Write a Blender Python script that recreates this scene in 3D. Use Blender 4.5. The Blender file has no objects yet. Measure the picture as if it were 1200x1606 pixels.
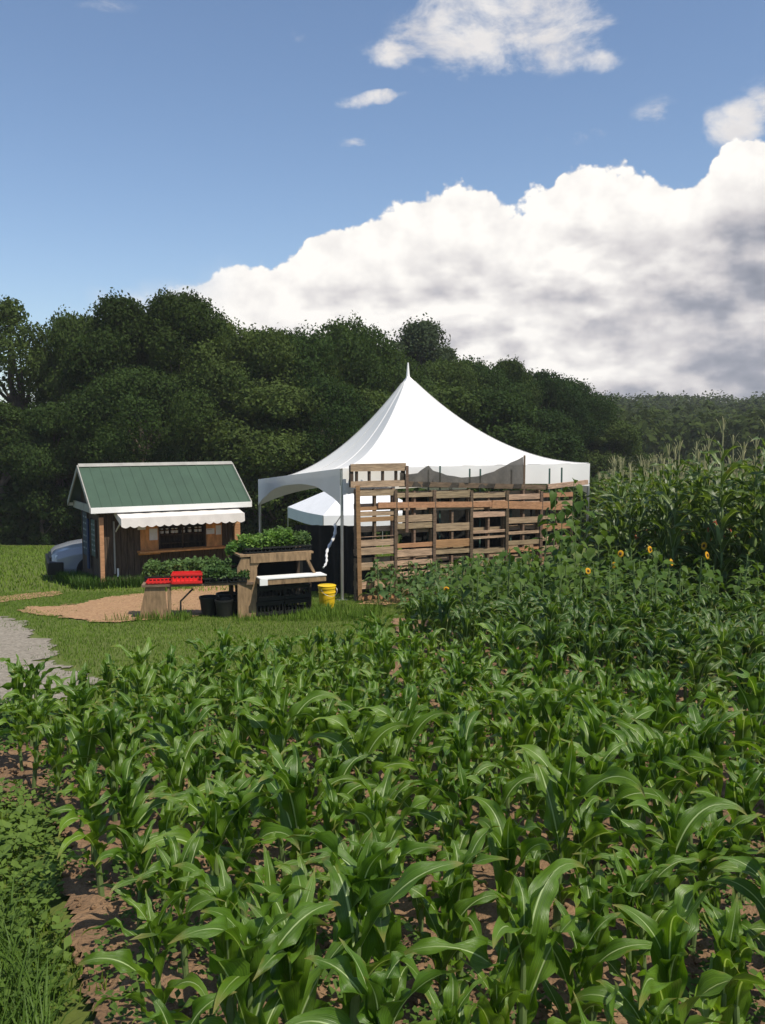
import bpy, math, random
import numpy as np
from mathutils import Vector, Matrix

# ------------------------------------------------------------------ camera, light, sky
sc = bpy.context.scene
C = bpy.data.collections.new("place"); sc.collection.children.link(C)
CAMZ = 1.65
F_PX = 1400.0                      # focal length in photo pixels (1200 x 1606)
PITCH = math.atan(123 / F_PX)      # looking slightly down
SLOPE = 0.0821                     # the field falls away from the viewer
cd = bpy.data.cameras.new("camera"); cam = bpy.data.objects.new("camera", cd); C.objects.link(cam)
cam.location = (0, 0, CAMZ); cam.rotation_euler = (math.pi / 2 - PITCH, 0, 0)
cd.sensor_fit = 'VERTICAL'; cd.sensor_height = 24; cd.lens = F_PX / 1606 * 24
cd.clip_end = 5000; cd.clip_start = 0.05
sc.camera = cam
sc.view_settings.view_transform = 'Standard'; sc.view_settings.look = 'None'
sc.view_settings.exposure = 0.12; sc.view_settings.gamma = 1
SUN_EL = 59; SUN_AZ = 132          # azimuth from +Y towards +X
SUNV = Vector((math.sin(math.radians(SUN_AZ)) * math.cos(math.radians(SUN_EL)),
               math.cos(math.radians(SUN_AZ)) * math.cos(math.radians(SUN_EL)), math.sin(math.radians(SUN_EL))))
sl = bpy.data.lights.new("sun", 'SUN'); sl.energy = 4.8; sl.angle = math.radians(0.5); sl.color = (1, .93, .80)
so = bpy.data.objects.new("sun", sl); C.objects.link(so)
so.rotation_euler = SUNV.to_track_quat('Z', 'Y').to_euler()

def ray(px, py):
    u = (px - 600) / F_PX; v = (803 - py) / F_PX
    c, s = math.cos(PITCH), math.sin(PITCH)
    return Vector((u, c + v * s, -s + v * c))
def gp(px, py):                    # point of the sloping ground seen at a photo pixel
    d = ray(px, py); t = -CAMZ / (d.z + SLOPE * d.y)
    return Vector((d.x * t, d.y * t, CAMZ + d.z * t))
def at(px, py, Y):
    d = ray(px, py); t = Y / d.y
    return Vector((d.x * t, Y, CAMZ + d.z * t))
def proj(x, y, z):
    c, s = math.cos(PITCH), math.sin(PITCH)
    zz = y * c - (z - CAMZ) * s; vv = y * s + (z - CAMZ) * c
    return 600 + F_PX * x / zz, 803 - F_PX * vv / zz
def g(y):
    if y < 46: return -SLOPE * y
    if y < 90: return -SLOPE * 46 - .02 * (y - 46)
    t = min(1, (y - 90) / 190); return -SLOPE * 46 - .88 + 8.2 * (t * t * (3 - 2 * t))

W = bpy.data.worlds.new("World"); sc.world = W; W.use_nodes = True
nt = W.node_tree; N = nt.nodes; Lk = nt.links
class S:                           # a socket with arithmetic
    def __init__(s, k): s.k = k
    def _m(s, op, *o):
        n = s.tree.nodes.new('ShaderNodeMath'); n.operation = op
        for i, x in enumerate((s,) + o):
            if isinstance(x, S): s.tree.links.new(x.k, n.inputs[i])
            else: n.inputs[i].default_value = x
        r = S(n.outputs[0]); r.tree = s.tree; return r
    def __add__(s, o): return s._m('ADD', o)
    def __sub__(s, o): return s._m('SUBTRACT', o)
    def __mul__(s, o): return s._m('MULTIPLY', o)
    def __truediv__(s, o): return s._m('DIVIDE', o)
    def pow(s, o): return s._m('POWER', o)
    def max(s, o): return s._m('MAXIMUM', o)
    def min(s, o): return s._m('MINIMUM', o)
    def abs(s): return s._m('ABSOLUTE')
    def sm(s, a, b):               # smoothstep a..b
        n = s.tree.nodes.new('ShaderNodeMapRange'); n.interpolation_type = 'SMOOTHSTEP'
        s.tree.links.new(s.k, n.inputs['Value']); n.inputs['From Min'].default_value = a; n.inputs['From Max'].default_value = b
        r = S(n.outputs[0]); r.tree = s.tree; return r
def wrap(sock, tree=None):
    r = S(sock); r.tree = tree or nt; return r
tc = N.new('ShaderNodeTexCoord'); D = tc.outputs['Generated']
sp = N.new('ShaderNodeSeparateXYZ'); Lk.new(D, sp.inputs[0])
dx, dy, dz = (wrap(sp.outputs[i]) for i in range(3))
az = dx._m('ARCTAN2', dy) * 57.2958
el = dz._m('ARCSINE') * 57.2958
def stretch(sx, sy, sz, off=(0, 0, 0)):
    m = N.new('ShaderNodeMapping'); Lk.new(D, m.inputs[0]); m.inputs['Scale'].default_value = (sx, sy, sz); m.inputs['Location'].default_value = off
    return m.outputs[0]
def noise(vec, scale, det=6, rough=.55, dist=0):
    n = N.new('ShaderNodeTexNoise'); Lk.new(vec, n.inputs['Vector']); n.inputs['Scale'].default_value = scale
    n.inputs['Detail'].default_value = det; n.inputs['Roughness'].default_value = rough; n.inputs['Distortion'].default_value = dist
    return wrap(n.outputs[0])
def voro(vec, scale, det=2.5):
    n = N.new('ShaderNodeTexVoronoi'); n.feature = 'SMOOTH_F1'; Lk.new(vec, n.inputs['Vector']); n.inputs['Scale'].default_value = scale
    n.inputs['Detail'].default_value = det; n.inputs['Smoothness'].default_value = .35; n.inputs['Roughness'].default_value = .55
    n.normalize = True
    return wrap(n.outputs['Distance'])
def azel(px, py):
    d = ray(px, py).normalized(); return math.degrees(math.atan2(d.x, d.y)), math.degrees(math.asin(d.z))
sky = N.new('ShaderNodeTexSky'); sky.sky_type = 'NISHITA'; sky.sun_disc = False
sky.sun_elevation = math.radians(SUN_EL); sky.sun_rotation = math.radians(SUN_AZ); sky.air_density = 1.0; sky.dust_density = .6; sky.ozone_density = 3.6
# the cumulus bank: its top edge as a curve of elevation over azimuth
prof = [(-600, 560), (60, 540), (170, 500), (230, 466), (300, 452), (345, 444), (400, 425), (470, 412), (500, 372), (560, 352), (620, 335), (650, 318), (720, 292), (765, 290), (788, 330),
        (840, 322), (872, 310), (895, 276), (960, 278), (1050, 290), (1100, 288), (1125, 262), (1150, 235), (1200, 225), (1300, 200), (1600, 260), (2400, 420)]
fc = N.new('ShaderNodeFloatCurve'); cu = fc.mapping.curves[0]
pts = []
for a, b in prof:
    A, E_ = azel(a, b); pts.append(((A + 60) / 120, max(0, E_) / 40))
for i, q in enumerate(pts):
    if i < 2: cu.points[i].location = q
    else: cu.points.new(*q)
fc.mapping.update()
warp = noise(stretch(1, 1, 1), 9, 3)
azw = az + (warp - .5) * 3.2
Lk.new(((azw + 60) / 120).k, fc.inputs['Value'])
P = wrap(fc.outputs[0]) * 40
puff = voro(stretch(1, 1, 1.15), 17, 4)
puff2 = voro(stretch(1, 1, 1.15, (-.012, .004, -.012)), 17, 4); puff3 = voro(stretch(1, 1, 1), 46, 2)
soft = (az._m('ADD', 0)).sm(-16, -8)            # the left end of the bank is thin and soft
edge = P + (puff * -1 + .34) * 6.2 + (puff3 * -1 + .4) * .7 + (noise(stretch(1, 1, 1), 22, 5) - .5) * 1.0 - el
bank = edge.sm(-.05, .28) * soft + (edge + (noise(stretch(1, 1, 2), 11, 6) - .5) * 3).sm(-1.4, 2.4) * (soft * -1 + 1) * .85 * az.sm(-21, -15)
depth = P - el + (noise(stretch(1, 1, 1.6), 7, 4) - .5) * 5
big = voro(stretch(1, 1, 2.2), 8, 3); big2 = voro(stretch(1, 1, 2.2, (-.02, .006, -.05)), 8, 3)
under = (depth + (big * -1 + .35) * 6).sm(2.2, 6.0)
streak = noise(stretch(1, 1, 2.6), 6, 5, .5, 0)
fine = noise(stretch(1, 1, 2.4), 15, 7, .58)
bil = (puff2 - puff) * 2.2 + .5
darkR = (az + (streak - .5) * 16).sm(11, 23) * depth.sm(.5, 4)
low = (el * -1 + 3.4 + (fine - .5) * 2).sm(0, 3) * az.sm(6, 16)
lum = (bil.max(0).min(1) * .34 + .80) * (under * -1 + 1) + under * ((streak.sm(.36, .64)) * .12 + .68 + fine.sm(.34, .66) * .12 + ((big2 - big) * 2.0).max(-.22).min(.26) + ((bil - .5) * .34).max(-.14).min(.2))
creamy = (el * -1 + 9).sm(0, 5) * (az * -1 + 14).sm(0, 12) * fine.sm(.3, .62)
lum = (lum - darkR * .36 - low * .14 + creamy * .13).max(.17)
# small clouds: soft lobes at their azimuth and elevation, broken up by noise
lobes = [(760, 55, 170, 66, 1), (690, 45, 80, 50, 1), (850, 50, 120, 64, 1), (610, 85, 58, 20, .95), (760, 100, 130, 30, .8), (920, 90, 60, 22, .7), (575, 157, 52, 12, .8), (565, 222, 26, 8, .75),
         (1025, 185, 46, 30, .5), (925, 208, 46, 14, .55), (1160, 180, 54, 36, 1.0), (1230, 150, 60, 40, 1.0), (150, 8, 60, 12, .35), (485, 55, 16, 12, .45), (1500, 60, 150, 60, 1), (-300, 200, 140, 40, .8)]
tot = None
wx = (noise(stretch(1, 1, 1, (3, 1, 2)), 10, 5) - .5) * 5.0; wy = (noise(stretch(1, 1, 1, (7, 3, 5)), 12, 5) - .5) * 2.2
for (a, b, ra, rb, s) in lobes:
    A, E_ = azel(a, b); qa = (az + wx - A) / (ra / 25.5); qe = (el + wy - E_) / (rb / 25.5)
    v = ((qa * qa + qe * qe) * -1 + 1.15) * s
    v = v.max(0)
    tot = v if tot is None else tot.max(v)
wn = noise(stretch(1, 1, 1.8), 12, 8, .62, .3)
small = (tot * 1.15 + (wn - .54) * 5.0 * tot.sm(0, .4)).sm(.0, 1.5) * .93
sl_l = noise(stretch(1, 1, 1.5, (1, 2, 3)), 15, 5) * .35 + .62
mask = bank.max(small).min(1) * dz.sm(-.02, .0)
lumc = sl_l * (bank * -1 + 1) + lum * bank
cr = N.new('ShaderNodeValToRGB'); Lk.new(lumc.k, cr.inputs[0])
for i, (p_, c_) in enumerate([(0, (.17, .20, .26)), (.38, (.38, .39, .45)), (.62, (.70, .67, .68)), (1, (1.15, 1.11, 1.05))]):
    e_ = cr.color_ramp.elements[i] if i < 2 else cr.color_ramp.elements.new(p_)
    e_.position = p_; e_.color = (*c_, 1)
bs = N.new('ShaderNodeBackground'); Lk.new(sky.outputs[0], bs.inputs[0]); bs.inputs[1].default_value = .13
bc = N.new('ShaderNodeBackground'); Lk.new(cr.outputs[0], bc.inputs[0]); bc.inputs[1].default_value = .88
mx = N.new('ShaderNodeMixShader'); Lk.new(mask.k, mx.inputs[0]); Lk.new(bs.outputs[0], mx.inputs[1]); Lk.new(bc.outputs[0], mx.inputs[2])
wo = N.new('ShaderNodeOutputWorld'); Lk.new(mx.outputs[0], wo.inputs[0])
for n in list(N):
    if n.type == 'OUTPUT_WORLD' and n != wo: N.remove(n)
W.cycles.sampling_method = 'MANUAL'; W.cycles.sample_map_resolution = 512
sc.cycles.max_bounces = 5; sc.cycles.transparent_max_bounces = 8

# ------------------------------------------------------------------ helpers
rnd = random.Random(5); nr = np.random.default_rng(5)
def mat(name, col, rough=.8, var=.25, scale=8, bump=0, bscale=40, trans=0, tcol=None, spec=.3, col2=None, stretchv=(1, 1, 1), metal=0, objvar=0):
    m = bpy.data.materials.new(name); m.use_nodes = True; t = m.node_tree; n = t.nodes; l = t.links
    b = n['Principled BSDF']; b.inputs['Roughness'].default_value = rough; b.inputs['Specular IOR Level'].default_value = spec; b.inputs['Metallic'].default_value = metal
    tcn = n.new('ShaderNodeTexCoord'); mp = n.new('ShaderNodeMapping'); l.new(tcn.outputs['Object'], mp.inputs[0]); mp.inputs['Scale'].default_value = stretchv
    ns = n.new('ShaderNodeTexNoise'); l.new(mp.outputs[0], ns.inputs['Vector']); ns.inputs['Scale'].default_value = scale; ns.inputs['Detail'].default_value = 6; ns.inputs['Roughness'].default_value = .6
    r = n.new('ShaderNodeValToRGB'); l.new(ns.outputs[0], r.inputs[0])
    c2 = col2 or tuple(c * (1 - var) for c in col); c1 = tuple(min(1, c * (1 + var)) for c in col) if not col2 else col
    r.color_ramp.elements[0].position = .3; r.color_ramp.elements[0].color = (*c2, 1); r.color_ramp.elements[1].position = .7; r.color_ramp.elements[1].color = (*c1, 1)
    csock = r.outputs[0]
    if objvar:
        oi = n.new('ShaderNodeObjectInfo'); hs = n.new('ShaderNodeHueSaturation'); l.new(csock, hs.inputs['Color'])
        mr = n.new('ShaderNodeMapRange'); l.new(oi.outputs['Random'], mr.inputs[0]); mr.inputs[3].default_value = 1 - objvar; mr.inputs[4].default_value = 1 + objvar; l.new(mr.outputs[0], hs.inputs['Value'])
        mh = n.new('ShaderNodeMapRange'); l.new(oi.outputs['Random'], mh.inputs[0]); mh.inputs[3].default_value = .5 + objvar * .06; mh.inputs[4].default_value = .5 - objvar * .06; l.new(mh.outputs[0], hs.inputs['Hue'])
        csock = hs.outputs[0]
    l.new(csock, b.inputs['Base Color'])
    if bump:
        n2 = n.new('ShaderNodeTexNoise'); l.new(mp.outputs[0], n2.inputs['Vector']); n2.inputs['Scale'].default_value = bscale; n2.inputs['Detail'].default_value = 5
        bp = n.new('ShaderNodeBump'); l.new(n2.outputs[0], bp.inputs['Height']); bp.inputs['Strength'].default_value = bump; bp.inputs['Distance'].default_value = .02; l.new(bp.outputs[0], b.inputs['Normal'])
    if trans:
        tr = n.new('ShaderNodeBsdfTranslucent'); tint = n.new('ShaderNodeMix'); tint.data_type = 'RGBA'; tint.blend_type = 'MULTIPLY'; tint.inputs[0].default_value = 1
        l.new(csock, tint.inputs[6]); tint.inputs[7].default_value = (*(tcol or (1, 1, 1)), 1); l.new(tint.outputs[2], tr.inputs[0])
        ms = n.new('ShaderNodeMixShader'); ms.inputs[0].default_value = trans; l.new(b.outputs[0], ms.inputs[1]); l.new(tr.outputs[0], ms.inputs[2]); l.new(ms.outputs[0], n['Material Output'].inputs[0])
    return m
def tag(o, label=None, cat=None, group=None, kind=None):
    if label: o['label'] = label
    if cat: o['category'] = cat
    if group: o['group'] = group
    if kind: o['kind'] = kind
    return o
def empty(name, loc, rz=0, label=None, cat=None, group=None):
    o = bpy.data.objects.new(name, None); C.objects.link(o); o.location = loc; o.rotation_euler = (0, 0, rz); o.empty_display_size = .1
    return tag(o, label, cat, group)
def npmesh(name, V, Fc, m, parent=None, uv=None, smooth=False, loc=None):
    """V (n,3), Fc (k,3|4) arrays"""
    V = np.asarray(V, dtype=np.float32); Fc = np.asarray(Fc, dtype=np.int32); k = Fc.shape[1]
    me = bpy.data.meshes.new(name); me.vertices.add(len(V)); me.vertices.foreach_set('co', V.ravel())
    me.loops.add(Fc.size); me.loops.foreach_set('vertex_index', Fc.ravel())
    me.polygons.add(len(Fc)); me.polygons.foreach_set('loop_start', np.arange(0, Fc.size, k, dtype=np.int32))
    if uv is not None:
        ul = me.uv_layers.new(name='UVMap'); ul.data.foreach_set('uv', np.asarray(uv, dtype=np.float32)[Fc.ravel()].ravel())
    me.update(calc_edges=True); me.validate()
    if smooth: me.polygons.foreach_set('use_smooth', [True] * len(me.polygons))
    me.materials.append(m)
    o = bpy.data.objects.new(name, me); C.objects.link(o)
    if parent: o.parent = parent
    if loc is not None: o.location = loc
    return o
class MB:
    def __init__(s): s.v = []; s.f = []
    def add(s, vs, fs):
        n = len(s.v); s.v += [tuple(v) for v in vs]; s.f += [tuple(i + n for i in f) for f in fs]; return s
    def box(s, c, d, M=None, jit=0):
        x, y, z = (q / 2 for q in d); vs = []
        for i in (-1, 1):
            for j in (-1, 1):
                for k in (-1, 1):
                    v = Vector((i * x, j * y, k * z))
                    if M is not None: v = M @ v
                    vs.append(v + Vector(c) + (Vector((rnd.uniform(-jit, jit), rnd.uniform(-jit, jit), rnd.uniform(-jit, jit))) if jit else Vector()))
        return s.add(vs, [(0, 1, 3, 2), (4, 6, 7, 5), (0, 4, 5, 1), (2, 3, 7, 6), (0, 2, 6, 4), (1, 5, 7, 3)])
    def bar(s, a, b, w, h=None, up=Vector((0, 0, 1))):
        a = Vector(a); b = Vector(b); h = h or w; t = (b - a).normalized()
        if abs(t.dot(up)) > .95: up = Vector((0, 1, 0))
        x = t.cross(up).normalized(); y = x.cross(t).normalized()
        vs = [p + x * (i * w / 2) + y * (j * h / 2) for p in (a, b) for i, j in ((-1, -1), (1, -1), (1, 1), (-1, 1))]
        return s.add(vs, [(3, 2, 1, 0), (4, 5, 6, 7), (0, 1, 5, 4), (1, 2, 6, 5), (2, 3, 7, 6), (3, 0, 4, 7)])
    def tube(s, pts, r, n=8, cap=True):
        pts = [Vector(p) for p in pts]; rs = r if isinstance(r, (list, tuple)) else [r] * len(pts); vs = []; fs = []
        for i, p in enumerate(pts):
            t = (pts[min(i + 1, len(pts) - 1)] - pts[max(i - 1, 0)]).normalized()
            u = Vector((0, 0, 1)) if abs(t.z) < .9 else Vector((1, 0, 0)); x = t.cross(u).normalized(); y = x.cross(t).normalized()
            for k in range(n):
                a = 2 * math.pi * k / n; vs.append(p + (x * math.cos(a) + y * math.sin(a)) * rs[i])
        for i in range(len(pts) - 1):
            for k in range(n): fs.append((i * n + k, i * n + (k + 1) % n, (i + 1) * n + (k + 1) % n, (i + 1) * n + k))
        if cap: fs += [tuple(reversed(range(n))), tuple(range((len(pts) - 1) * n, len(pts) * n))]
        return s.add(vs, fs)
    def lathe(s, prof, n=24, c=(0, 0, 0)):
        vs = [(c[0] + r * math.cos(2 * math.pi * k / n), c[1] + r * math.sin(2 * math.pi * k / n), c[2] + z) for r, z in prof for k in range(n)]
        fs = [(i * n + k, i * n + (k + 1) % n, (i + 1) * n + (k + 1) % n, (i + 1) * n + k) for i in range(len(prof) - 1) for k in range(n)]
        return s.add(vs, fs)
    def build(s, name, m, parent=None, smooth=False, bevel=0, loc=None):
        me = bpy.data.meshes.new(name); me.from_pydata(s.v, [], s.f); me.materials.append(m); me.update()
        if smooth:
            me.polygons.foreach_set('use_smooth', [True] * len(me.polygons))
            me.set_sharp_from_angle(angle=math.radians(40))
        o = bpy.data.objects.new(name, me); C.objects.link(o)
        if parent: o.parent = parent
        if loc is not None: o.location = loc
        if bevel:
            b = o.modifiers.new('bevel', 'BEVEL'); b.width = bevel; b.segments = 2; b.limit_method = 'ANGLE'
        return o
def copy_tree(o, parent=None):
    c = o.copy(); C.objects.link(c); c.parent = parent
    for ch in o.children:
        copy_tree(ch, c)
    return c

# ------------------------------------------------------------------ materials
def netlike(m, a):
    t = m.node_tree; n = t.nodes; l = t.links; out = n['Material Output']; src = out.inputs[0].links[0].from_socket
    tr = n.new('ShaderNodeBsdfTransparent'); mx_ = n.new('ShaderNodeMixShader'); mx_.inputs[0].default_value = a; l.new(src, mx_.inputs[1]); l.new(tr.outputs[0], mx_.inputs[2]); l.new(mx_.outputs[0], out.inputs[0])
def ground_mat():
    m = mat("lawn_ground", (.085, .115, .02), .95, .3, .6, .4, 30)
    t = m.node_tree; n = t.nodes; l = t.links
    b = n['Principled BSDF']; r = n['Color Ramp']
    tcn = n['Texture Coordinate']; n2 = n.new('ShaderNodeTexNoise'); l.new(tcn.outputs['Object'], n2.inputs['Vector']); n2.inputs['Scale'].default_value = 9; n2.inputs['Detail'].default_value = 8; n2.inputs['Roughness'].default_value = .7
    r2 = n.new('ShaderNodeValToRGB'); l.new(n2.outputs[0], r2.inputs[0]); r2.color_ramp.elements[0].position = .35; r2.color_ramp.elements[0].color = (.065, .085, .014, 1); r2.color_ramp.elements[1].position = .68; r2.color_ramp.elements[1].color = (.14, .165, .032, 1)
    mm = n.new('ShaderNodeMix'); mm.data_type = 'RGBA'; mm.inputs[0].default_value = .6; l.new(r.outputs[0], mm.inputs[6]); l.new(r2.outputs[0], mm.inputs[7]); l.new(mm.outputs[2], b.inputs['Base Color'])
    return m
M = {}
M['lawn'] = ground_mat()
M['soil'] = mat("soil", (.27, .165, .092), .95, .3, 7, 1, 55, col2=(.125, .075, .042))
M['gravel'] = mat("gravel", (.38, .335, .27), .95, .4, 22, 1, 70, col2=(.17, .145, .11))
M['chips'] = mat("wood_chips", (.47, .30, .155), .95, .4, 22, 1, 60, col2=(.25, .13, .07))
M['wood'] = mat("weathered_wood", (.17, .115, .075), .85, .45, 6, .4, 30, stretchv=(1, 1, 7), objvar=.22)
M['woodh'] = mat("pallet_wood", (.37, .26, .165), .85, .45, 5, .4, 30, stretchv=(1, 5, 9), objvar=.25)
M['woodo'] = mat("orange_wood", (.37, .20, .10), .8, .3, 5, .3, 30, stretchv=(1, 5, 8), objvar=.15)
M['wooddk'] = mat("dark_board", (.075, .052, .036), .85, .5, 5, .5, 20, stretchv=(9, 9, .7))
M['ply'] = mat("plywood_panel", (.58, .26, .09), .7, .35, 4, .15, 20, stretchv=(3, 3, 1))
M['tan'] = mat("tan_plywood", (.25, .165, .09), .8, .4, 5, .2, 20, stretchv=(5, 5, 1))
M['white'] = mat("white_paint", (.78, .77, .74), .5, .06, 3)
M['greyboard'] = mat("grey_board", (.30, .29, .26), .7, .2, 4)
M['greenroof'] = mat("green_metal", (.042, .078, .048), .5, .14, 2.2, spec=.4)
M['awning'] = mat("awning_canvas", (.74, .70, .66), .9, .08, 5, trans=.15)
M['tent'] = mat("tent_vinyl", (.82, .80, .76), .55, .03, 1.5, bump=.15, bscale=2.5, trans=.10)
M['popup'] = mat("canopy_cloth", (.80, .81, .84), .8, .04, 3, trans=.12)
M['alu'] = mat("aluminium", (.5, .5, .5), .35, .1, 5, metal=.8)
M['net'] = mat("shade_net", (.065, .056, .045), .95, .3, 12, .6, 60, trans=.1)
netlike(M['net'], .10)
M['blackdrop'] = mat("black_backdrop", (.012, .013, .012), .95, .3, 6, .5, 20)
M['stake'] = mat("green_stake", (.045, .085, .07), .6, .3, 10)
M['yellow'] = mat("yellow_plastic", (.80, .52, .02), .38, .06, 4, spec=.5)
M['red'] = mat("red_plastic", (.62, .022, .02), .4, .12, 6, spec=.5)
M['black'] = mat("black_plastic", (.014, .015, .014), .5, .3, 8)
M['greenpl'] = mat("green_plastic", (.02, .20, .09), .45, .1, 8)
M['slate'] = mat("chalkboard", (.03, .045, .065), .7, .3, 8)
M['slategreen'] = mat("green_chalkboard", (.05, .08, .07), .7, .3, 8)
M['chalk'] = mat("chalk", (.22, .24, .25), .9, .3, 30)
M['paper'] = mat("paper", (.66, .63, .60), .9, .1, 10)
M['ink'] = mat("ink", (.06, .06, .06), .9, .1, 10)
M['jar'] = mat("jar_glass", (.12, .05, .03), .2, .3, 10, spec=.6)
M['carpaint'] = mat("car_paint", (.30, .31, .34), .13, .05, 3, spec=.6)
M['glass'] = mat("car_glass", (.02, .025, .03), .05, .05, 3, spec=1.0)
M['chrome'] = mat("chrome", (.6, .6, .62), .2, .05, 3, metal=1)
M['rubber'] = mat("rubber", (.02, .02, .02), .8, .2, 8)
M['lamp'] = mat("lamp_lens", (.7, .7, .72), .15, .05, 3, spec=.8)
M['rope'] = mat("rope_cloth", (.62, .62, .62), .9, .2, 25, .4, 60)
M['bark'] = mat("bark", (.10, .078, .058), .9, .4, 8, .7, 20, stretchv=(1, 1, .3))
def leaf_mat(name, c, c2, sc_=1.2, trans=.3, rough=.6, objvar=.2, spec=.15):
    return mat(name, c, rough, .3, sc_, trans=trans, tcol=(1.5, 1.55, .55), col2=c2, spec=spec, objvar=objvar)
M['tree1'] = leaf_mat("oak_foliage", (.052, .086, .022), (.026, .045, .012), .6, .28, .8, .38, .05)
M['tree2'] = leaf_mat("maple_foliage", (.066, .094, .022), (.034, .052, .013), .6, .28, .8, .38, .05)
M['tree3'] = leaf_mat("haze_tinted_foliage", (.075, .098, .048), (.045, .064, .032), .9, .22, .8, .2, .05)  # distance greying mixed into the leaf colour
M['tree4'] = leaf_mat("far_foliage", (.070, .090, .020), (.034, .050, .011), .12, .2, .8, .2, .05)
M['sunleaf'] = leaf_mat("broad_leaf", (.088, .15, .026), (.04, .08, .014), 6, .3, .5)
M['beanleaf'] = leaf_mat("bean_leaf", (.10, .17, .05), (.045, .09, .026), 6, .3, .5)
M['seedling'] = leaf_mat("seedling_leaf", (.16, .27, .055), (.055, .13, .025), 12, .3, .5)
M['clover'] = leaf_mat("clover_leaf", (.12, .19, .034), (.055, .10, .018), 6, .25, .6)
M['grass'] = leaf_mat("grass_blade", (.125, .20, .024), (.07, .13, .014), 2.5, .25, .6)
M['grassdk'] = leaf_mat("lush_grass", (.08, .15, .022), (.045, .085, .014), 3, .25, .5)
M['stem'] = mat("green_stem", (.13, .19, .06), .6, .25, 12, trans=.1)
M['tassel'] = mat("corn_tassel", (.40, .38, .20), .8, .25, 20, trans=.2)
M['silk'] = mat("ear_silk", (.40, .12, .05), .8, .3, 30)
M['petal'] = mat("yellow_petal", (.75, .42, .02), .7, .2, 15, trans=.25)
M['disk'] = mat("seed_disk", (.10, .05, .02), .9, .3, 40)
def corn_mat(name, c, c2):
    m = leaf_mat(name, c, c2, 3.0, .36, .38, .16, .5); t = m.node_tree; n = t.nodes; l = t.links
    b = n['Principled BSDF']; hs = n['Hue/Saturation/Value']
    uv = n.new('ShaderNodeUVMap'); s_ = n.new('ShaderNodeSeparateXYZ'); l.new(uv.outputs[0], s_.inputs[0])
    u = wrap(s_.outputs[0], t); v = wrap(s_.outputs[1], t)
    rib = ((u - .5).abs() * -1 + .034).sm(-.012, .014) * (v * -1 + 1.05).sm(0, .5)
    nz = n.new('ShaderNodeTexNoise'); mp = n.new('ShaderNodeMapping'); l.new(uv.outputs[0], mp.inputs[0]); mp.inputs['Scale'].default_value = (34, 1.2, 1); l.new(mp.outputs[0], nz.inputs['Vector']); nz.inputs['Scale'].default_value = 1; nz.inputs['Detail'].default_value = 3
    vein = wrap(nz.outputs[0], t)
    hv = n.new('ShaderNodeHueSaturation'); l.new(hs.outputs[0], hv.inputs['Color']); l.new((vein.sm(.3, .7) * .5 + .75).k, hv.inputs['Value'])
    mixc = n.new('ShaderNodeMix'); mixc.data_type = 'RGBA'; l.new(rib.k, mixc.inputs[0]); l.new(hv.outputs[0], mixc.inputs[6]); mixc.inputs[7].default_value = (.42, .52, .24, 1)
    dry = n.new('ShaderNodeMix'); dry.data_type = 'RGBA'; pn_ = n.new('ShaderNodeTexNoise'); l.new(n['Texture Coordinate'].outputs['Object'], pn_.inputs['Vector']); pn_.inputs['Scale'].default_value = 9; pn_.inputs['Detail'].default_value = 4
    l.new((v.sm(.86, 1.0) * .8 + (wrap(pn_.outputs[0], t) + (u - .5).abs() * .35).sm(.74, .86) * .6).min(1).k, dry.inputs[0]); l.new(mixc.outputs[2], dry.inputs[6]); dry.inputs[7].default_value = (.26, .22, .06, 1); mixc = dry
    l.new(mixc.outputs[2], b.inputs['Base Color'])
    for lk in list(t.links):
        if lk.from_socket == hs.outputs[0] and lk.to_node.type == 'MIX': l.new(mixc.outputs[2], lk.to_socket)
    bp = n.new('ShaderNodeBump'); l.new((vein + rib * .8).k, bp.inputs['Height']); bp.inputs['Strength'].default_value = .5; bp.inputs['Distance'].default_value = .004; l.new(bp.outputs[0], b.inputs['Normal'])
    return m
M['corn'] = corn_mat("young_corn_leaf", (.150, .262, .020), (.062, .130, .010))
M['corn2'] = corn_mat("mid_corn_leaf", (.080, .150, .020), (.040, .088, .012))
M['corn3'] = corn_mat("tall_corn_leaf", (.100, .155, .034), (.044, .080, .016))

# ------------------------------------------------------------------ ground, hill, paths
def axis(fine0, fine1, step, far0, far1, gr=1.25):
    a = list(np.arange(fine0, fine1 + 1e-6, step)); s = step
    while a[-1] < far1: s *= gr; a.append(a[-1] + s)
    s = step
    while a[0] > far0: s *= gr; a.insert(0, a[0] - s)
    return np.array(a)
def vnoise(x, y, f, seed=0):       # cheap smooth value noise
    r = np.random.default_rng(seed).random((64, 64)); X = np.asarray(x) * f + 100; Y = np.asarray(y) * f + 100
    i = np.floor(X).astype(int); j = np.floor(Y).astype(int); a = X - i; b = Y - j; a = a * a * (3 - 2 * a); b = b * b * (3 - 2 * b)
    q = lambda p_, o: r[p_ % 64, o % 64]
    return (q(i, j) * (1 - a) + q(i + 1, j) * a) * (1 - b) + (q(i, j + 1) * (1 - a) + q(i + 1, j + 1) * a) * b - .5
def sheet(name, xs, ys, zf, m, smooth=True, keep=None):
    X, Y = np.meshgrid(xs, ys); Z = zf(X, Y); V = np.stack([X, Y, Z], -1).reshape(-1, 3); nx, ny = len(xs), len(ys)
    I = np.arange(nx * ny).reshape(ny, nx); Fc = np.stack([I[:-1, :-1], I[:-1, 1:], I[1:, 1:], I[1:, :-1]], -1).reshape(-1, 4)
    if keep is not None:
        cx = V[Fc, 0].mean(1); cy = V[Fc, 1].mean(1); Fc = Fc[keep(cx, cy)]
        used = np.unique(Fc); mp = np.full(len(V), -1); mp[used] = np.arange(len(used)); V = V[used]; Fc = mp[Fc]
    return npmesh(name, V, Fc, m, smooth=smooth)
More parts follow.
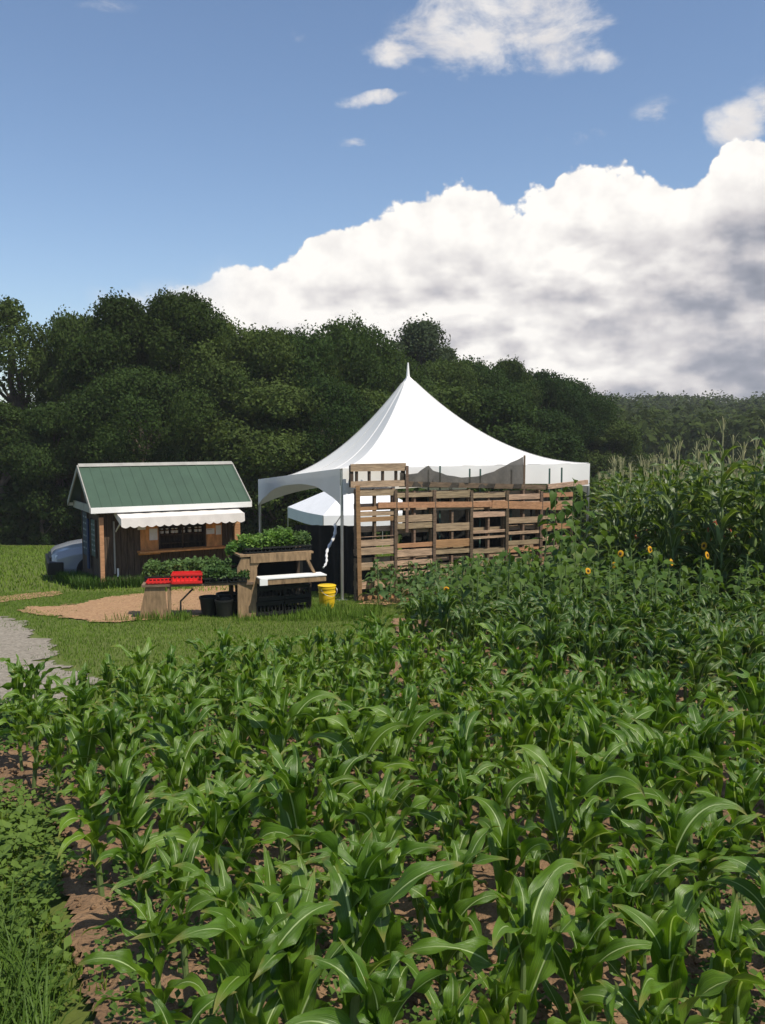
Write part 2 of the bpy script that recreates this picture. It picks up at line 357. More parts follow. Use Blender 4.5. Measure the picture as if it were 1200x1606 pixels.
def inpoly(x, y, P_):
    x = np.asarray(x); y = np.asarray(y); r = np.zeros(x.shape, bool); n = len(P_)
    for i in range(n):
        x1, y1 = P_[i][:2]; x2, y2 = P_[(i + 1) % n][:2]
        if y1 == y2: continue
        c = ((y1 > y) != (y2 > y)) & (x < (x2 - x1) * (y - y1) / (y2 - y1) + x1); r ^= c
    return r
gv = np.vectorize(g)
xs = axis(-40, 40, 2.0, -900, 900); ys = axis(-30, 300, 2.0, -400, 3500, 1.3)
tag(sheet("ground", xs, ys, lambda X, Y: gv(Y), M['lawn']), kind='structure')
def patch(name, poly, step, m, lift=.006, amp=0, f=6, wob=.12, seed=1, fade=.25):
    P_ = [(p.x, p.y) for p in poly]; x0 = min(p[0] for p in P_) - .3; x1 = max(p[0] for p in P_) + .3; y0 = min(p[1] for p in P_) - .3; y1 = max(p[1] for p in P_) + .3
    def zf(X, Y):
        Z = -SLOPE * Y + lift
        if amp: Z = Z + amp * (vnoise(X, Y, f, seed) * 1.2 + vnoise(X, Y, f * 2.3, seed + 1) * .8 + vnoise(X, Y, f * 5, seed + 2) * .5 + .7)
        return Z
    def keep(x, y):
        wx_ = vnoise(x, y, 1.3, seed + 5) * wob * 2.5 + vnoise(x, y, 6, seed + 6) * wob; wy_ = vnoise(y, x, 1.3, seed + 7) * wob * 2.5 + vnoise(y, x, 6, seed + 8) * wob
        return inpoly(x + wx_, y + wy_, P_)
    o = sheet(name, np.arange(x0, x1, step), np.arange(y0, y1, step), zf, m, True, keep); return tag(o, kind='structure')
V2 = lambda x, y: Vector((x, y, 0))
road = [V2(-12, 13.2), gp(0, 967), gp(22, 968), gp(60, 1000), gp(105, 1040), gp(125, 1062), gp(150, 1090), gp(20, 1110), V2(-6, 6.2), V2(-12, 7)]
patch("gravel_road", road, .06, M['gravel'], .006, .006, 12, .22, 3)
chips = [gp(45, 955), gp(110, 948), gp(150, 940), gp(240, 932), gp(330, 918), gp(400, 920), gp(400, 950), gp(330, 962), gp(240, 972), gp(130, 976), gp(90, 966)]
patch("wood_chip_path", chips, .05, M['chips'], .008, .012, 12, .25, 13)
patch("tan_path", [gp(-200, 950), gp(-60, 944), gp(0, 936), gp(90, 928), gp(92, 933), gp(0, 946), gp(-200, 962)], .06, M['chips'], .007, .005, 12, .12, 23)
CORN = [V2(-.30, 1.2), V2(-.9, 2.9), gp(125, 1400), gp(30, 1225), gp(12, 1200), gp(20, 1150), V2(-2.0, 6.3), V2(-1.5, 7.1), V2(-.6, 7.9), V2(.1, 8.7), V2(.2, 9.5), V2(1, 9.9), V2(6, 9.9), V2(6, 1.2)]
SOIL = [V2(-.55, 1.0), V2(-.85, 2.6), gp(105, 1500), gp(105, 1400), gp(90, 1330), gp(50, 1270), gp(-20, 1245), gp(-60, 1205), gp(0, 1160)] + CORN[6:10] + [V2(.2, 12.6), V2(7, 12.6), V2(7, 1.0)]
patch("soil", SOIL, .03, M['soil'], .01, .035, 7, .10, 33)
patch("straw_path", [gp(560, 948), gp(600, 938), gp(800, 926), gp(860, 925), gp(860, 931), gp(700, 940), gp(600, 950)], .05, M['chips'], .01, .006, 12, .1, 43)
# clods of earth lying on the soil
cv = []; cf = []
ico = np.array([(0, 0, 1), (.9, 0, .3), (.28, .85, .4), (-.72, .52, .5), (-.72, -.5, .4), (.28, -.85, .3), (0, 0, -.6)]); icf = [(0, 1, 2), (0, 2, 3), (0, 3, 4), (0, 4, 5), (0, 5, 1), (6, 2, 1), (6, 3, 2), (6, 4, 3), (6, 5, 4), (6, 1, 5)]
for i in range(5200):
    y = nr.uniform(2.2, 7.5); x = nr.uniform(-2.6, .5 * y + .5)
    if not inpoly(x, y, [(p.x, p.y) for p in SOIL]): continue
    s_ = nr.uniform(.006, .022) * (1.6 if nr.random() < .12 else 1); v = ico * s_ * nr.uniform(.6, 1.3, (7, 3)) + (x, y, -SLOPE * y + .035)
    cf += [tuple(a + len(cv) * 7 for a in t_) for t_ in icf]; cv.append(v)
tag(npmesh("soil_clods", np.concatenate(cv), cf, M['soil']), 'small brown clods of earth between the corn plants', 'soil clods', kind='stuff')

# ------------------------------------------------------------------ foliage generators
def cards(P_, size, nrm=None, rnd_n=.8, aspect=1.6, seed=0, droop=0):
    """diamond leaf cards at points P_ ; returns V, F"""
    r = np.random.default_rng(seed); n = len(P_); a = r.normal(size=(n, 3)); 
    if nrm is not None: a = nrm * (1 - rnd_n) * 1.6 + a * rnd_n
    a /= np.linalg.norm(a, axis=1)[:, None] + 1e-9
    t = np.cross(a, r.normal(size=(n, 3))); t[:, 2] -= droop; t /= np.linalg.norm(t, axis=1)[:, None] + 1e-9
    b = np.cross(a, t); s_ = (np.asarray(size) * r.uniform(.6, 1.3, n))[:, None]
    V = np.stack([P_ - t * s_ * .5 * aspect, P_ + b * s_ * .42, P_ + t * s_ * .5 * aspect, P_ - b * s_ * .42], 1).reshape(-1, 3)
    return V, np.arange(4 * n).reshape(n, 4)
def crown(seed, H, Rr, base, nl=46, per=850, leaf=.2, top=1.0):
    r = np.random.default_rng(seed); P_ = []; Nn = []; cs = []
    for i in range(nl):
        h = r.random() ** .72; a = r.uniform(0, 2 * math.pi)
        prof_ = math.sin(math.pi * min(1, (h * .86 + .14)) ** 1.35) ** .7
        rad = Rr * prof_ * r.uniform(.35, 1.1) ; z = base + (H - base) * h
        c = np.array([rad * math.cos(a) * .8, rad * math.sin(a) * .8, z]); s_ = Rr * r.uniform(.16, .36)
        c[2] = min(c[2], H - s_ * .6); cs.append((c, s_))
        n = int(per * (s_ / (Rr * .3)) ** 2); d = r.normal(size=(n, 3)); d /= np.linalg.norm(d, axis=1)[:, None]
        lump = 1 + .35 * np.sin(d[:, 0] * 7 + i) * np.sin(d[:, 1] * 6 + i * 2) * np.sin(d[:, 2] * 8)
        q = c + d * (s_ * lump * r.uniform(.55, 1.08, n) ** .6)[:, None] * np.array([1, 1, .78]); q += r.normal(size=(n, 3)) * s_ * .09; P_.append(q); Nn.append(d)
    return np.concatenate(P_), np.concatenate(Nn), cs
def make_tree(seed, H, Rr, base, m, nl=46, per=850, leaf=.2):
    P_, Nn, cs = crown(seed, H, Rr, base, nl, per, leaf); V, Fc = cards(P_, leaf, Nn, .55, 1.4, seed)
    t = bpy.data.objects.new("tree", None); C.objects.link(t)
    npmesh("crown", V, Fc, m, t)
    b = MB(); rr = random.Random(seed); tr = .028 * H
    pts = [Vector((rr.uniform(-.1, .1) * k, rr.uniform(-.1, .1) * k, H * .8 * k / 6)) for k in range(7)]; pts[0] = Vector((0, 0, -.3))
    b.tube(pts, [tr * (1.25 - k / 6) + .02 for k in range(7)], 9)
    for c, s_ in cs[::2]:
        k = min(5, max(1, int((c[2] - s_) / (H * .8) * 6 * .75))); b.tube([pts[k], (pts[k] + Vector(c)) / 2 + Vector((0, 0, -.2)), Vector(c)], [tr * .4, tr * .22, .02], 6)
    b.build("trunk", M['bark'], t, True)
    return t

# ------------------------------------------------------------------ trees
protos = [make_tree(11, 10, 4.0, 1.5, M['tree1'], 58, 1500, .125), make_tree(12, 11, 3.6, 1.8, M['tree2'], 58, 1500, .125), make_tree(13, 10, 4.4, .8, M['tree1'], 58, 1500, .125),
          make_tree(14, 12, 3.6, 2.4, M['tree2'], 50, 1500, .125), make_tree(15, 8, 3.2, .2, M['tree1'], 44, 1400, .125), make_tree(16, 12, 3.8, 3.4, M['tree3'], 40, 1000, .16), make_tree(17, 12, 3.8, 7.2, M['tree1'], 20, 800, .14)]
PH = [10, 11, 10, 12, 8, 12, 12]
used = set()
trees = [  # px centre, top py, Y, proto, width factor, kind word
 (-190, 480, 41, 1, 1.2), (-95, 660, 40, 4, 1.1), (22, 484, 43, 6, 1.0), (-10, 636, 39.5, 4, 1.2), (85, 640, 39, 4, .9), (122, 503, 42, 0, .7), (190, 480, 41, 1, .85), (215, 590, 38.5, 2, 1.0),
 (238, 500, 44, 0, .8), (287, 476, 41, 3, .85), (345, 580, 39, 2, .9), (340, 512, 43, 1, .75), (392, 524, 40, 0, .85), (452, 534, 41, 2, .85), (430, 610, 38.6, 4, 1.2), (500, 545, 42, 1, .8),
 (545, 514, 44, 0, .75), (500, 605, 39.5, 2, 1.0), (592, 556, 46, 2, .8), (660, 514, 58, 5, 1.0), (612, 572, 52, 1, .8), (705, 572, 50, 0, .8), (745, 578, 52, 2, .85), (795, 574, 55, 1, .85),
 (840, 590, 57, 0, 1.0), (882, 602, 60, 2, .95), (915, 626, 62, 4, .9), (660, 610, 46, 4, 1.3), (760, 620, 48, 4, 1.3), (850, 650, 50, 4, 1.2), (960, 668, 60, 4, 1.1), (570, 620, 42, 4, 1.2), (65, 740, 38.3, 4, .8), (160, 720, 38, 4, .9), (270, 700, 38, 4, .9)]
ordn = "first second third fourth fifth sixth seventh eighth ninth tenth eleventh twelfth thirteenth fourteenth fifteenth sixteenth seventeenth eighteenth nineteenth".split()
fr = sorted([t for t in trees if t[2] >= 40 and 0 < t[0] < 1000], key=lambda t: t[0])
ti = 0
for t_ in trees:
    px, py, Y, k, wf = t_; top = at(px, py, Y); h = (top.z - g(Y)); s_ = h / PH[k] / .985
    o = protos[k] if k not in used else copy_tree(protos[k]); used.add(k)
    o.location = (top.x, Y, g(Y)); o.scale = (s_ * wf, s_ * wf, s_); o.rotation_euler = (0, 0, ti * 1.9)
    if px < 0: lab = ["dark leafy tree beyond the left edge of the view, tall one", "low dark tree beyond the left edge of the view", "low dark bushy tree at the left edge of the treeline"][(-190, -95, -10).index(px)]
    elif k == 5: lab = "airy tree, greyed as by distance, rising just right behind the white tent peak"
    elif t_ in fr: lab = f"tall dark green tree, {ordn[fr.index(t_)] if fr.index(t_) < 19 else 'last'} crown of the treeline from the left" if fr.index(t_) < 19 else f"dark green tree of the treeline's right end, {['tallest', 'rounded', 'lower', 'broad', 'small', 'lowest', 'outermost', 'narrow'][fr.index(t_) - 19]} one"
    else: lab = f"low shaded tree in front of the treeline, {ordn[sum(1 for q in trees if q not in fr and q[0] >= 0 and q[0] < px)]} from the left"
    tag(o, lab, 'tree', 'trees of the dark treeline'); ti += 1
for i, p_ in enumerate(protos):
    if i not in used: print('unused proto', i)
# dark undergrowth at the wood's edge
P_ = np.stack([nr.uniform(-32, 30, 60000), nr.uniform(38.5, 46, 60000), nr.random(60000) ** 1.3 * 2.6], 1); P_[:, 2] *= (.7 + .9 * (vnoise(P_[:, 0], P_[:, 1], .35, 9) + .5)); P_[:, 2] += gv(P_[:, 1])
V, Fc = cards(P_, .3, None, 1, 1.4, 3); tag(npmesh("undergrowth", V, Fc, M['tree1']), 'dark undergrowth along the foot of the treeline', 'undergrowth', kind='stuff')
# far wooded hill to the right
Vs = []; Fs = []; off = 0; hr = np.random.default_rng(77)
for row in range(26):
    Y0 = 92 + row * 8.0
    x = -.12 * Y0
    while x < .66 * Y0 + 10:
        Y = Y0 + hr.uniform(-3, 3); h = hr.uniform(7.0, 9.6) ; R_ = hr.uniform(3.2, 4.8); n = 560 if Y0 < 190 else 330
        d = hr.normal(size=(n, 3)); d[:, 2] = np.abs(d[:, 2]) * 1.2 - .35; d /= np.linalg.norm(d, axis=1)[:, None]
        lump = 1 + .28 * np.sin(d[:, 0] * 6 + row) * np.sin(d[:, 1] * 5 + x); q = np.array([x, Y, g(Y) + h * .55]) + d * np.array([R_, R_, h * .45]) * (lump * hr.uniform(.8, 1.06, n))[:, None]
        V, Fc = cards(q, .6, d, .42, 1.3, int(hr.integers(1e6))); Vs.append(V); Fs.append(Fc + off); off += len(V)
        x += R_ * hr.uniform(1.35, 1.8)
tag(npmesh("far_wood", np.concatenate(Vs), np.concatenate(Fs), M['tree4']), 'distant wooded hillside behind the tall corn', 'woodland', kind='stuff')

# ------------------------------------------------------------------ the shed (farm stand)
TH = math.radians(29.7); e2 = Vector((math.cos(TH), math.sin(TH), 0)); n2 = Vector((math.sin(TH), -math.cos(TH), 0))
# local frame: x along the ridge to the right, y = towards the back (so the front is -y), origin under the ridge's left end
SX, SY = -6.34, 18.60; GZ = -1.50; RZ = .982 - GZ; EZ = .172 - GZ; LR = 3.36; A_ = 1.163
shed = empty("farm_stand", (SX, SY, GZ), TH, "small brown board farm stand with green metal roof and white awning", "shed")
def sloped(side, x0, x1, y_in, y_out, lift, th):      # slab of the roof, side -1 = front
    z = lambda yy: RZ + (EZ - RZ) * yy / A_ + lift
    return [(x0, side * y_in, z(y_in)), (x1, side * y_in, z(y_in)), (x1, side * y_out, z(y_out)), (x0, side * y_out, z(y_out)),
            (x0, side * y_in, z(y_in) - th), (x1, side * y_in, z(y_in) - th), (x1, side * y_out, z(y_out) - th), (x0, side * y_out, z(y_out) - th)]
BF = [(0, 1, 2, 3), (7, 6, 5, 4), (0, 4, 5, 1), (1, 5, 6, 2), (2, 6, 7, 3), (3, 7, 4, 0)]
roof = MB()
for sd in (-1, 1):
    roof.add(sloped(sd, 0, LR, .0, A_, .0, .035), BF)
    for k in range(17):
        x = .02 + k * (LR - .04) / 16; roof.add(sloped(sd, x - .014, x + .014, .03, A_, .010, .009), BF)
roof_o = roof.build("roof", M['greenroof'], shed)
MB().add([(0, -.07, RZ - .02), (LR, -.07, RZ - .02), (LR, 0, RZ + .045), (0, 0, RZ + .045), (LR, .07, RZ - .02), (0, .07, RZ - .02)], [(0, 1, 2, 3), (3, 2, 4, 5)]).build("ridge_cap", M['greyboard'], roof_o)
fb = MB(); fb.box((LR / 2, -A_ - .012, EZ - .045), (LR + .02, .022, .115)); fb.box((LR / 2, A_ + .012, EZ - .045), (LR + .02, .022, .115)); fb.build("fascia", M['white'], shed, bevel=.003)
for x in (-.014, LR + .014):
    for sd in (-1, 1):
        bb = MB()
        bb.add([(x + dx_, sd * y_, RZ + (EZ - RZ) * y_ / A_ + dz_) for dx_ in (-.012, .012) for y_, dz_ in ((0, .015), (A_, .015), (A_, -.10), (0, -.10))], [(3, 2, 1, 0), (4, 5, 6, 7), (0, 1, 5, 4), (1, 2, 6, 5), (2, 3, 7, 6), (3, 0, 4, 7)]); bb.build("barge_board", M['greyboard'], shed)
MB().box((.10, 0, EZ - .055), (.03, 2 * A_ - .1, .16)).build("tie_board", M['greyboard'], shed)
WX0, WX1, WY = .22, LR - .2, .88
# walls: boards side by side
wl = MB(); wb = MB(); x = WX0
OP0, OP1 = 1.42, 2.42              # service opening in the front wall
CT = .72                           # counter height
while x < WX1 - .01:
    w = min(.135, WX1 - x); th = rnd.uniform(.018, .03); cx = x + w / 2
    top = EZ + .12
    if cx > OP0 - .45 and cx < OP1 + .42: wl.box((cx, -WY, CT / 2 - .1), (w - .008, th, CT + .2))
    else: wl.box((cx, -WY, top / 2 - .1), (w - .008, th, top + .2))
    wb.box((cx, WY, top / 2 - .3), (w - .008, th, top + .6)); x += w
wl.build("wall", M['wooddk'], shed); wb.build("wall", M['wooddk'], shed)
gw = MB(); gw2 = MB(); y = -WY
while y < WY - .01:
    w = min(.14, WY - y); cy = y + w / 2; top = RZ + (EZ - RZ) * abs(cy) / A_ - .09; th = rnd.uniform(.018, .03)
    gw.box((WX0 - .0, cy, top / 2 - .2), (th, w - .008, top + .4)); gw2.box((WX1, cy, top / 2 - .2), (th, w - .008, top + .4)); y += w
gw.build("gable_wall", M['wooddk'], shed); gw2.build("gable_wall", M['wooddk'], shed)
MB().box(((WX0 + WX1) / 2, 0, .04), (WX1 - WX0 - .1, 2 * WY - .1, .08)).build("floor_board", M['wooddk'], shed)
for (a, b) in ((OP0 - .45, OP0), (OP1, OP1 + .38)):
    MB().box(((a + b) / 2, -WY + .0, (CT + EZ + .1) / 2), (b - a, .02, EZ + .1 - CT)).build("side_panel", M['ply'], shed)
ct = MB(); ct.box(((OP0 - .45 + OP1 + .38) / 2, -WY - .11, CT), (OP1 - OP0 + .87, .32, .035)); ct.box(((OP0 - .45 + OP0) / 2, -WY - .05, CT - .045), (.45, .06, .05)); ct.build("counter", M['ply'], shed, bevel=.004)
sh = MB(); sh.box(((OP0 + OP1) / 2, WY - .3, CT + .02), (OP1 - OP0 + .5, .4, .03)); sh.build("shelf", M['ply'], shed)
sh = MB(); sh.box(((OP0 + OP1) / 2, -WY + .17, CT + .30), (OP1 - OP0, .2, .025)); sh.box(((OP0 + OP1) / 2, -WY + .17, CT + .12), (OP1 - OP0, .2, .02)); sh.build("shelf", M['wooddk'], shed)
bkp = MB(); bkp.box(((OP0 + OP1) / 2, -WY + .3, (CT + EZ) / 2 - .06), (OP1 - OP0 + .3, .02, EZ - CT - .1)); bkp.build("back_panel", M['wooddk'], shed)
ms = MB()
for x in (OP0, OP0 + .5, OP1): ms.box((x, -WY - .014, (CT + EZ) / 2), (.03, .02, EZ - CT))
ms.box(((OP0 + OP1) / 2, -WY - .015, CT + .62), (OP1 - OP0, .018, .022)); ms.build("window_frame", M['wooddk'], shed)
for (x, y, w, m_, z0, z1) in ((WX0 - .0, -WY - .13, .085, 'woodo', 0, EZ - .20), (WX1 - .06, -WY - .10, .13, 'woodo', 0, EZ - .02), (WX0 + .27, -WY - .03, .03, 'greyboard', .3, EZ - .3)):
    MB().box((x, y, (z0 + z1) / 2), (w, .06, z1 - z0)).build("corner_post", M[m_], shed, bevel=.004)
MB().box((WX0 + .33, -WY - .035, .32), (.035, .02, .17)).build("door_pull", M['white'], shed)
# awning
aw = MB(); AX0, AX1 = .50, LR - .28; z0, z1 = EZ - .07, EZ - .20; y0, y1 = -WY - .02, -WY - .62; ns_ = 14
nv = 15 * 8
tp = []; 
for i in range(29):
    x = AX0 + (AX1 - AX0) * i / 28; sag = .006 * math.sin(i * 1.7); tp += [(x, y0, z0), (x, (y0 + y1) / 2, (z0 + z1) / 2 - .01 + sag), (x, y1, z1)]
aw.add(tp, [(i * 3 + j, i * 3 + 3 + j, i * 3 + 4 + j, i * 3 + 1 + j) for i in range(28) for j in range(2)])
aw.add([(x, y, z - .012) for x, y, z in tp], [(i * 3 + 1 + j, i * 3 + 4 + j, i * 3 + 3 + j, i * 3 + j) for i in range(28) for j in range(2)])
aw_o = aw.build("awning", M['awning'], shed)
va = MB(); n_ = 15 * 8; pts = []
for i in range(n_ + 1):
    x = AX0 + (AX1 - AX0) * i / n_; d = .155 + .035 * abs(math.sin(math.pi * i / 8)); yb = .006 * math.sin(i * .35)
    pts += [(x, y1 - .003, z1 + .006), (x, y1 - .018 + yb, z1 - d)]
va.add(pts, [(2 * i, 2 * i + 1, 2 * i + 3, 2 * i + 2) for i in range(n_)])
for x in (AX0, AX1): va.add([(x, y0, z0), (x, y1, z1), (x, y1, z1 - .155), (x, y0, z0 - .10)], [(0, 1, 2, 3)])
va.build("valance", M['awning'], aw_o)
ar = MB()
for x in (AX0 + .03, AX1 - .03): ar.bar((x, -WY, z0 - .45), (x, y1 + .03, z1 - .02), .02)
ar.bar((AX0, y1 + .012, z1 - .012), (AX1, y1 + .012, z1 - .012), .022); ar.build("awning_arm", M['white'], aw_o)
# papers pinned on the panels
def sheet_of_paper(name, x, z, w, h, lab, lines=0, group=None):
    t = empty(name, Matrix.Translation((SX, SY, GZ)) @ Matrix.Rotation(TH, 4, 'Z') @ Vector((x, -WY - .016, z)), TH, lab, 'notice', group)
    MB().box((0, 0, 0), (w, .004, h)).build("paper", M['paper'], t)
    if lines:
        b = MB()
        for k in range(lines): MB().box((rnd.uniform(-.01, .01), -.0035, h * .33 - k * h * .7 / lines), (w * rnd.uniform(.45, .75), .002, h * .05)).build("writing_line", M['ink'], t)
sheet_of_paper("notice", OP0 - .36, CT + .60, .17, .30, "tall pale notice with dark marks on the left panel, upper one", 3, 'notices on the farm stand')
sheet_of_paper("notice", OP0 - .12, CT + .34, .17, .24, "pale blank notice on the left panel beside the shelves, lower one", 0, 'notices on the farm stand')
sheet_of_paper("notice", OP1 + .30, CT + .60, .10, .14, "small pale notice high on the right panel", 2, 'notices on the farm stand')
sheet_of_paper("notice", OP1 + .10, CT + .34, .20, .12, "wide pale notice low on the right panel", 1, 'notices on the farm stand')
sheet_of_paper("notice", OP1 + .29, CT + .36, .12, .20, "upright pale notice low on the right panel's outer side", 0, 'notices on the farm stand')
# jars on the shelf behind the opening
j0 = None
for k, x in enumerate((.10, .21, .33, .41, .56, .70, .84, .93)):
    p_ = Matrix.Translation((SX, SY, GZ)) @ Matrix.Rotation(TH, 4, 'Z') @ Vector((OP0 + x, -WY + .14, CT + .3125))
    if j0 is None:
        j0 = empty("jar", p_, TH); MB().lathe([(0, 0), (.036, 0), (.038, .01), (.038, .085), (.028, .10), (.028, .11)], 16).build("glass_body", M['jar'], j0, True)
        MB().lathe([(.0388, .02), (.0388, .075)], 16).build("paper_label", M['paper'], j0, True); MB().lathe([(.03, .104), (.03, .122), (0, .124)], 16).build("lid", M['white'], j0, True); j = j0
    else: j = copy_tree(j0); j.location = p_
    tag(j, "small labelled jar on the shelf in the farm stand's opening", 'jar', 'jars on the farm stand shelf')
# chalkboard signs on the gable wall
k = 0
for (yc, w, m_, zlo, zhi, lab) in ((.38, .50, 'slate', .55, 1.48, "tall bluish chalkboard list on the gable wall, farther one"), (-.42, .42, 'slategreen', .62, 1.38, "greenish chalkboard list on the gable wall, nearer one")):
    t = empty("chalkboard", Matrix.Translation((SX, SY, GZ)) @ Matrix.Rotation(TH, 4, 'Z') @ Vector((WX0 - .03, yc, 0)), TH, lab, 'chalkboard', 'chalkboards on the gable wall')
    MB().box((0, 0, (zlo + zhi) / 2), (.02, w, zhi - zlo)).build("board", M[m_], t, bevel=.003)
    fm = MB()
    for s_ in (-1, 1): fm.box((-.004, s_ * (w / 2 + .012), (zlo + zhi) / 2), (.032, .022, zhi - zlo + .04))
    fm.build("board_frame", M['wooddk'], t)
    b = MB()
    for q in range(6):
        for s_ in (-1, 1): MB().box((-.0125, s_ * w * .22, zhi - .1 - q * (zhi - zlo - .12) / 6), (.003, w * rnd.uniform(.2, .36), .035)).build("writing_line", M['chalk'], t)
bd = empty("blue_banner", Matrix.Translation((SX, SY, GZ)) @ Matrix.Rotation(TH, 4, 'Z') @ Vector((WX0 - .075, -.06, .35)), TH, "narrow dark blue upright banner board between the chalkboards", 'banner')
bd_o = MB().box((0, 0, .5), (.03, .16, 1.05)).build("board", mat("navy_board", (.018, .032, .085), .7, .2, 5), bd, bevel=.003)

# ------------------------------------------------------------------ big white tent
gz = lambda x, y: g(y)
Fc_ = gp(537, 941); EH = 2.13
TF = Vector((Fc_.x, Fc_.y, 0)); 
TB = Vector((-3.02, 21.9, 0)); TR = Vector((4.20, 18.2, 0)); TK = TB + TR - TF
tent = empty("tent", (0, 0, 0), 0, "large white peaked tent with arched side flaps beside the pallet wall", "tent")
ez = {}
for nme, c, py in (('F', TF, 735), ('B', TB, 752), ('R', TR, 727)):
    d = at(600, py, c.y); ez[nme] = d.z
ez['K'] = ez['B'] + ez['R'] - ez['F']
corners = [(TF, ez['F']), (TR, ez['R']), (TK, ez['K']), (TB, ez['B'])]
ctr = (TF + TR + TK + TB) / 4; apz = at(640, 588, ctr.y).z
ctr = Vector((at(640, 588, ctr.y).x, ctr.y, 0))
per = []; NS = 22
for i in range(4):
    (a, za), (b, zb) = corners[i], corners[(i + 1) % 4]
    for k in range(NS):
        t_ = k / NS; p_ = a.lerp(b, t_); per.append((p_.x, p_.y, za + (zb - za) * t_, i, t_))
tv = []; tf = []; NR = 26; n_ = len(per)
for r_ in range(NR + 1):
    s_ = r_ / NR
    for (x, y, z, i, t_) in per:
        # creases run from the corners to the peak; cloth sags a little between them
        sag = -.10 * math.sin(math.pi * t_) * math.sin(math.pi * min(1, s_ * 1.2)) ** 1.0 if s_ < .83 else 0
        q = (1 - s_) ; rr = q
        zz = z + (apz - z) * (s_ ** 1.95) + sag
        zz += .012 * math.sin(t_ * 44 + i) * max(0, 1 - s_ * 5) + .006 * math.sin(t_ * 90) * max(0, 1 - s_ * 9)
        tv.append((ctr.x + (x - ctr.x) * rr, ctr.y + (y - ctr.y) * rr, zz))
for r_ in range(NR):
    for k in range(n_): tf.append((r_ * n_ + k, r_ * n_ + (k + 1) % n_, (r_ + 1) * n_ + (k + 1) % n_, (r_ + 1) * n_ + k))
roof_t = MB().add(tv, tf).build("tent_roof", M['tent'], tent, True)
sm_ = MB()
for i in range(4):
    for k in (0, 7, 15):
        j = i * NS + k; pts = [Vector(tv[r_ * n_ + j]) + Vector((0, 0, .004)) for r_ in range(NR)]
        for a, b in zip(pts, pts[1:]): sm_.bar(a, b, .035, .006)
sm_.build("roof_seam", M['tent'], roof_t)
MB().tube([(ctr.x, ctr.y, apz - .15), (ctr.x, ctr.y, apz + .02), (ctr.x, ctr.y, apz + .27)], [.06, .035, .014], 8).build("finial", M['white'], tent)
for i in range(4):
    (a, za), (b, zb) = corners[i], corners[(i + 1) % 4]; v = MB(); pts = []; m_ = 40; nrm = (b - a).normalized().cross(Vector((0, 0, 1)))
    for k in range(m_ + 1):
        t_ = k / m_; p_ = a.lerp(b, t_) + nrm * .035; z = za + (zb - za) * t_
        c = abs(2 * t_ - 1); d = .20 + .44 * max(0, c) ** 2.6
        if i == 0: d = .36 + .1 * c ** 3
        rip = .012 * math.sin(t_ * 31); pts += [(p_.x, p_.y, z + .004), (p_.x + nrm.x * rip, p_.y + nrm.y * rip, z - d)]
    v.add(pts, [(2 * k, 2 * k + 2, 2 * k + 3, 2 * k + 1) for k in range(m_)]); v.build("valance", M['tent'], tent, True)
for (c, z) in corners:
    b = MB(); b.tube([(c.x, c.y, g(c.y) - .05), (c.x, c.y, z - .03)], .028, 10); b.tube([(c.x, c.y, g(c.y)), (c.x, c.y, g(c.y) + .012)], .11, 12); b.build("leg", M['alu'], tent, True)
b = MB()
for i in range(4):
    (a, za), (c, zc) = corners[i], corners[(i + 1) % 4]; b.tube([(a.x, a.y, za - .07), (c.x, c.y, zc - .07)], .02, 8)
b.build("frame_rail", M['alu'], tent, True)

# pop-up canopy under and beyond the tent
cn = Vector((-1.68, 25.2, 0)); dL = Vector((-1.32, 3.0, 0)); dR = Vector((3.0, 1.32, 0)); pu = [cn, cn + dR, cn + dR + dL, cn + dL]
pc = sum(pu, Vector()) / 4; base = g(pc.y); pz = at(600, 800, 27.0).z; 
canopy = empty("popup_canopy", (0, 0, 0), 0, "smaller white pop-up canopy seen beneath the arch of the large tent", "canopy")
top = MB(); apx = Vector((pc.x, pc.y, pz + .95)); vs = []; fs = []
for i in range(4):
    a = pu[i]; b = pu[(i + 1) % 4]
    for k in range(8): p_ = a.lerp(b, k / 8); vs.append((p_.x, p_.y, pz - .03 * math.sin(math.pi * k / 8)))
vs.append(apx); fs = [(k, (k + 1) % 32, 32) for k in range(32)]; top.add(vs, fs).build("canopy_top", M['popup'], canopy)
v = MB()
for i in range(4):
    a = pu[i]; b = pu[(i + 1) % 4]; pts = []
    for k in range(9): p_ = a.lerp(b, k / 8); z = pz - .03 * math.sin(math.pi * k / 8); pts += [(p_.x, p_.y, z), (p_.x + .01 * math.sin(k), p_.y, z - .34)]
    v.add(pts, [(2 * k, 2 * k + 2, 2 * k + 3, 2 * k + 1) for k in range(8)])
v.build("valance", M['popup'], canopy)
for p_ in pu: MB().tube([(p_.x, p_.y, g(p_.y)), (p_.x, p_.y, pz - .01)], .016, 8).build("leg", M['alu'], canopy, True)

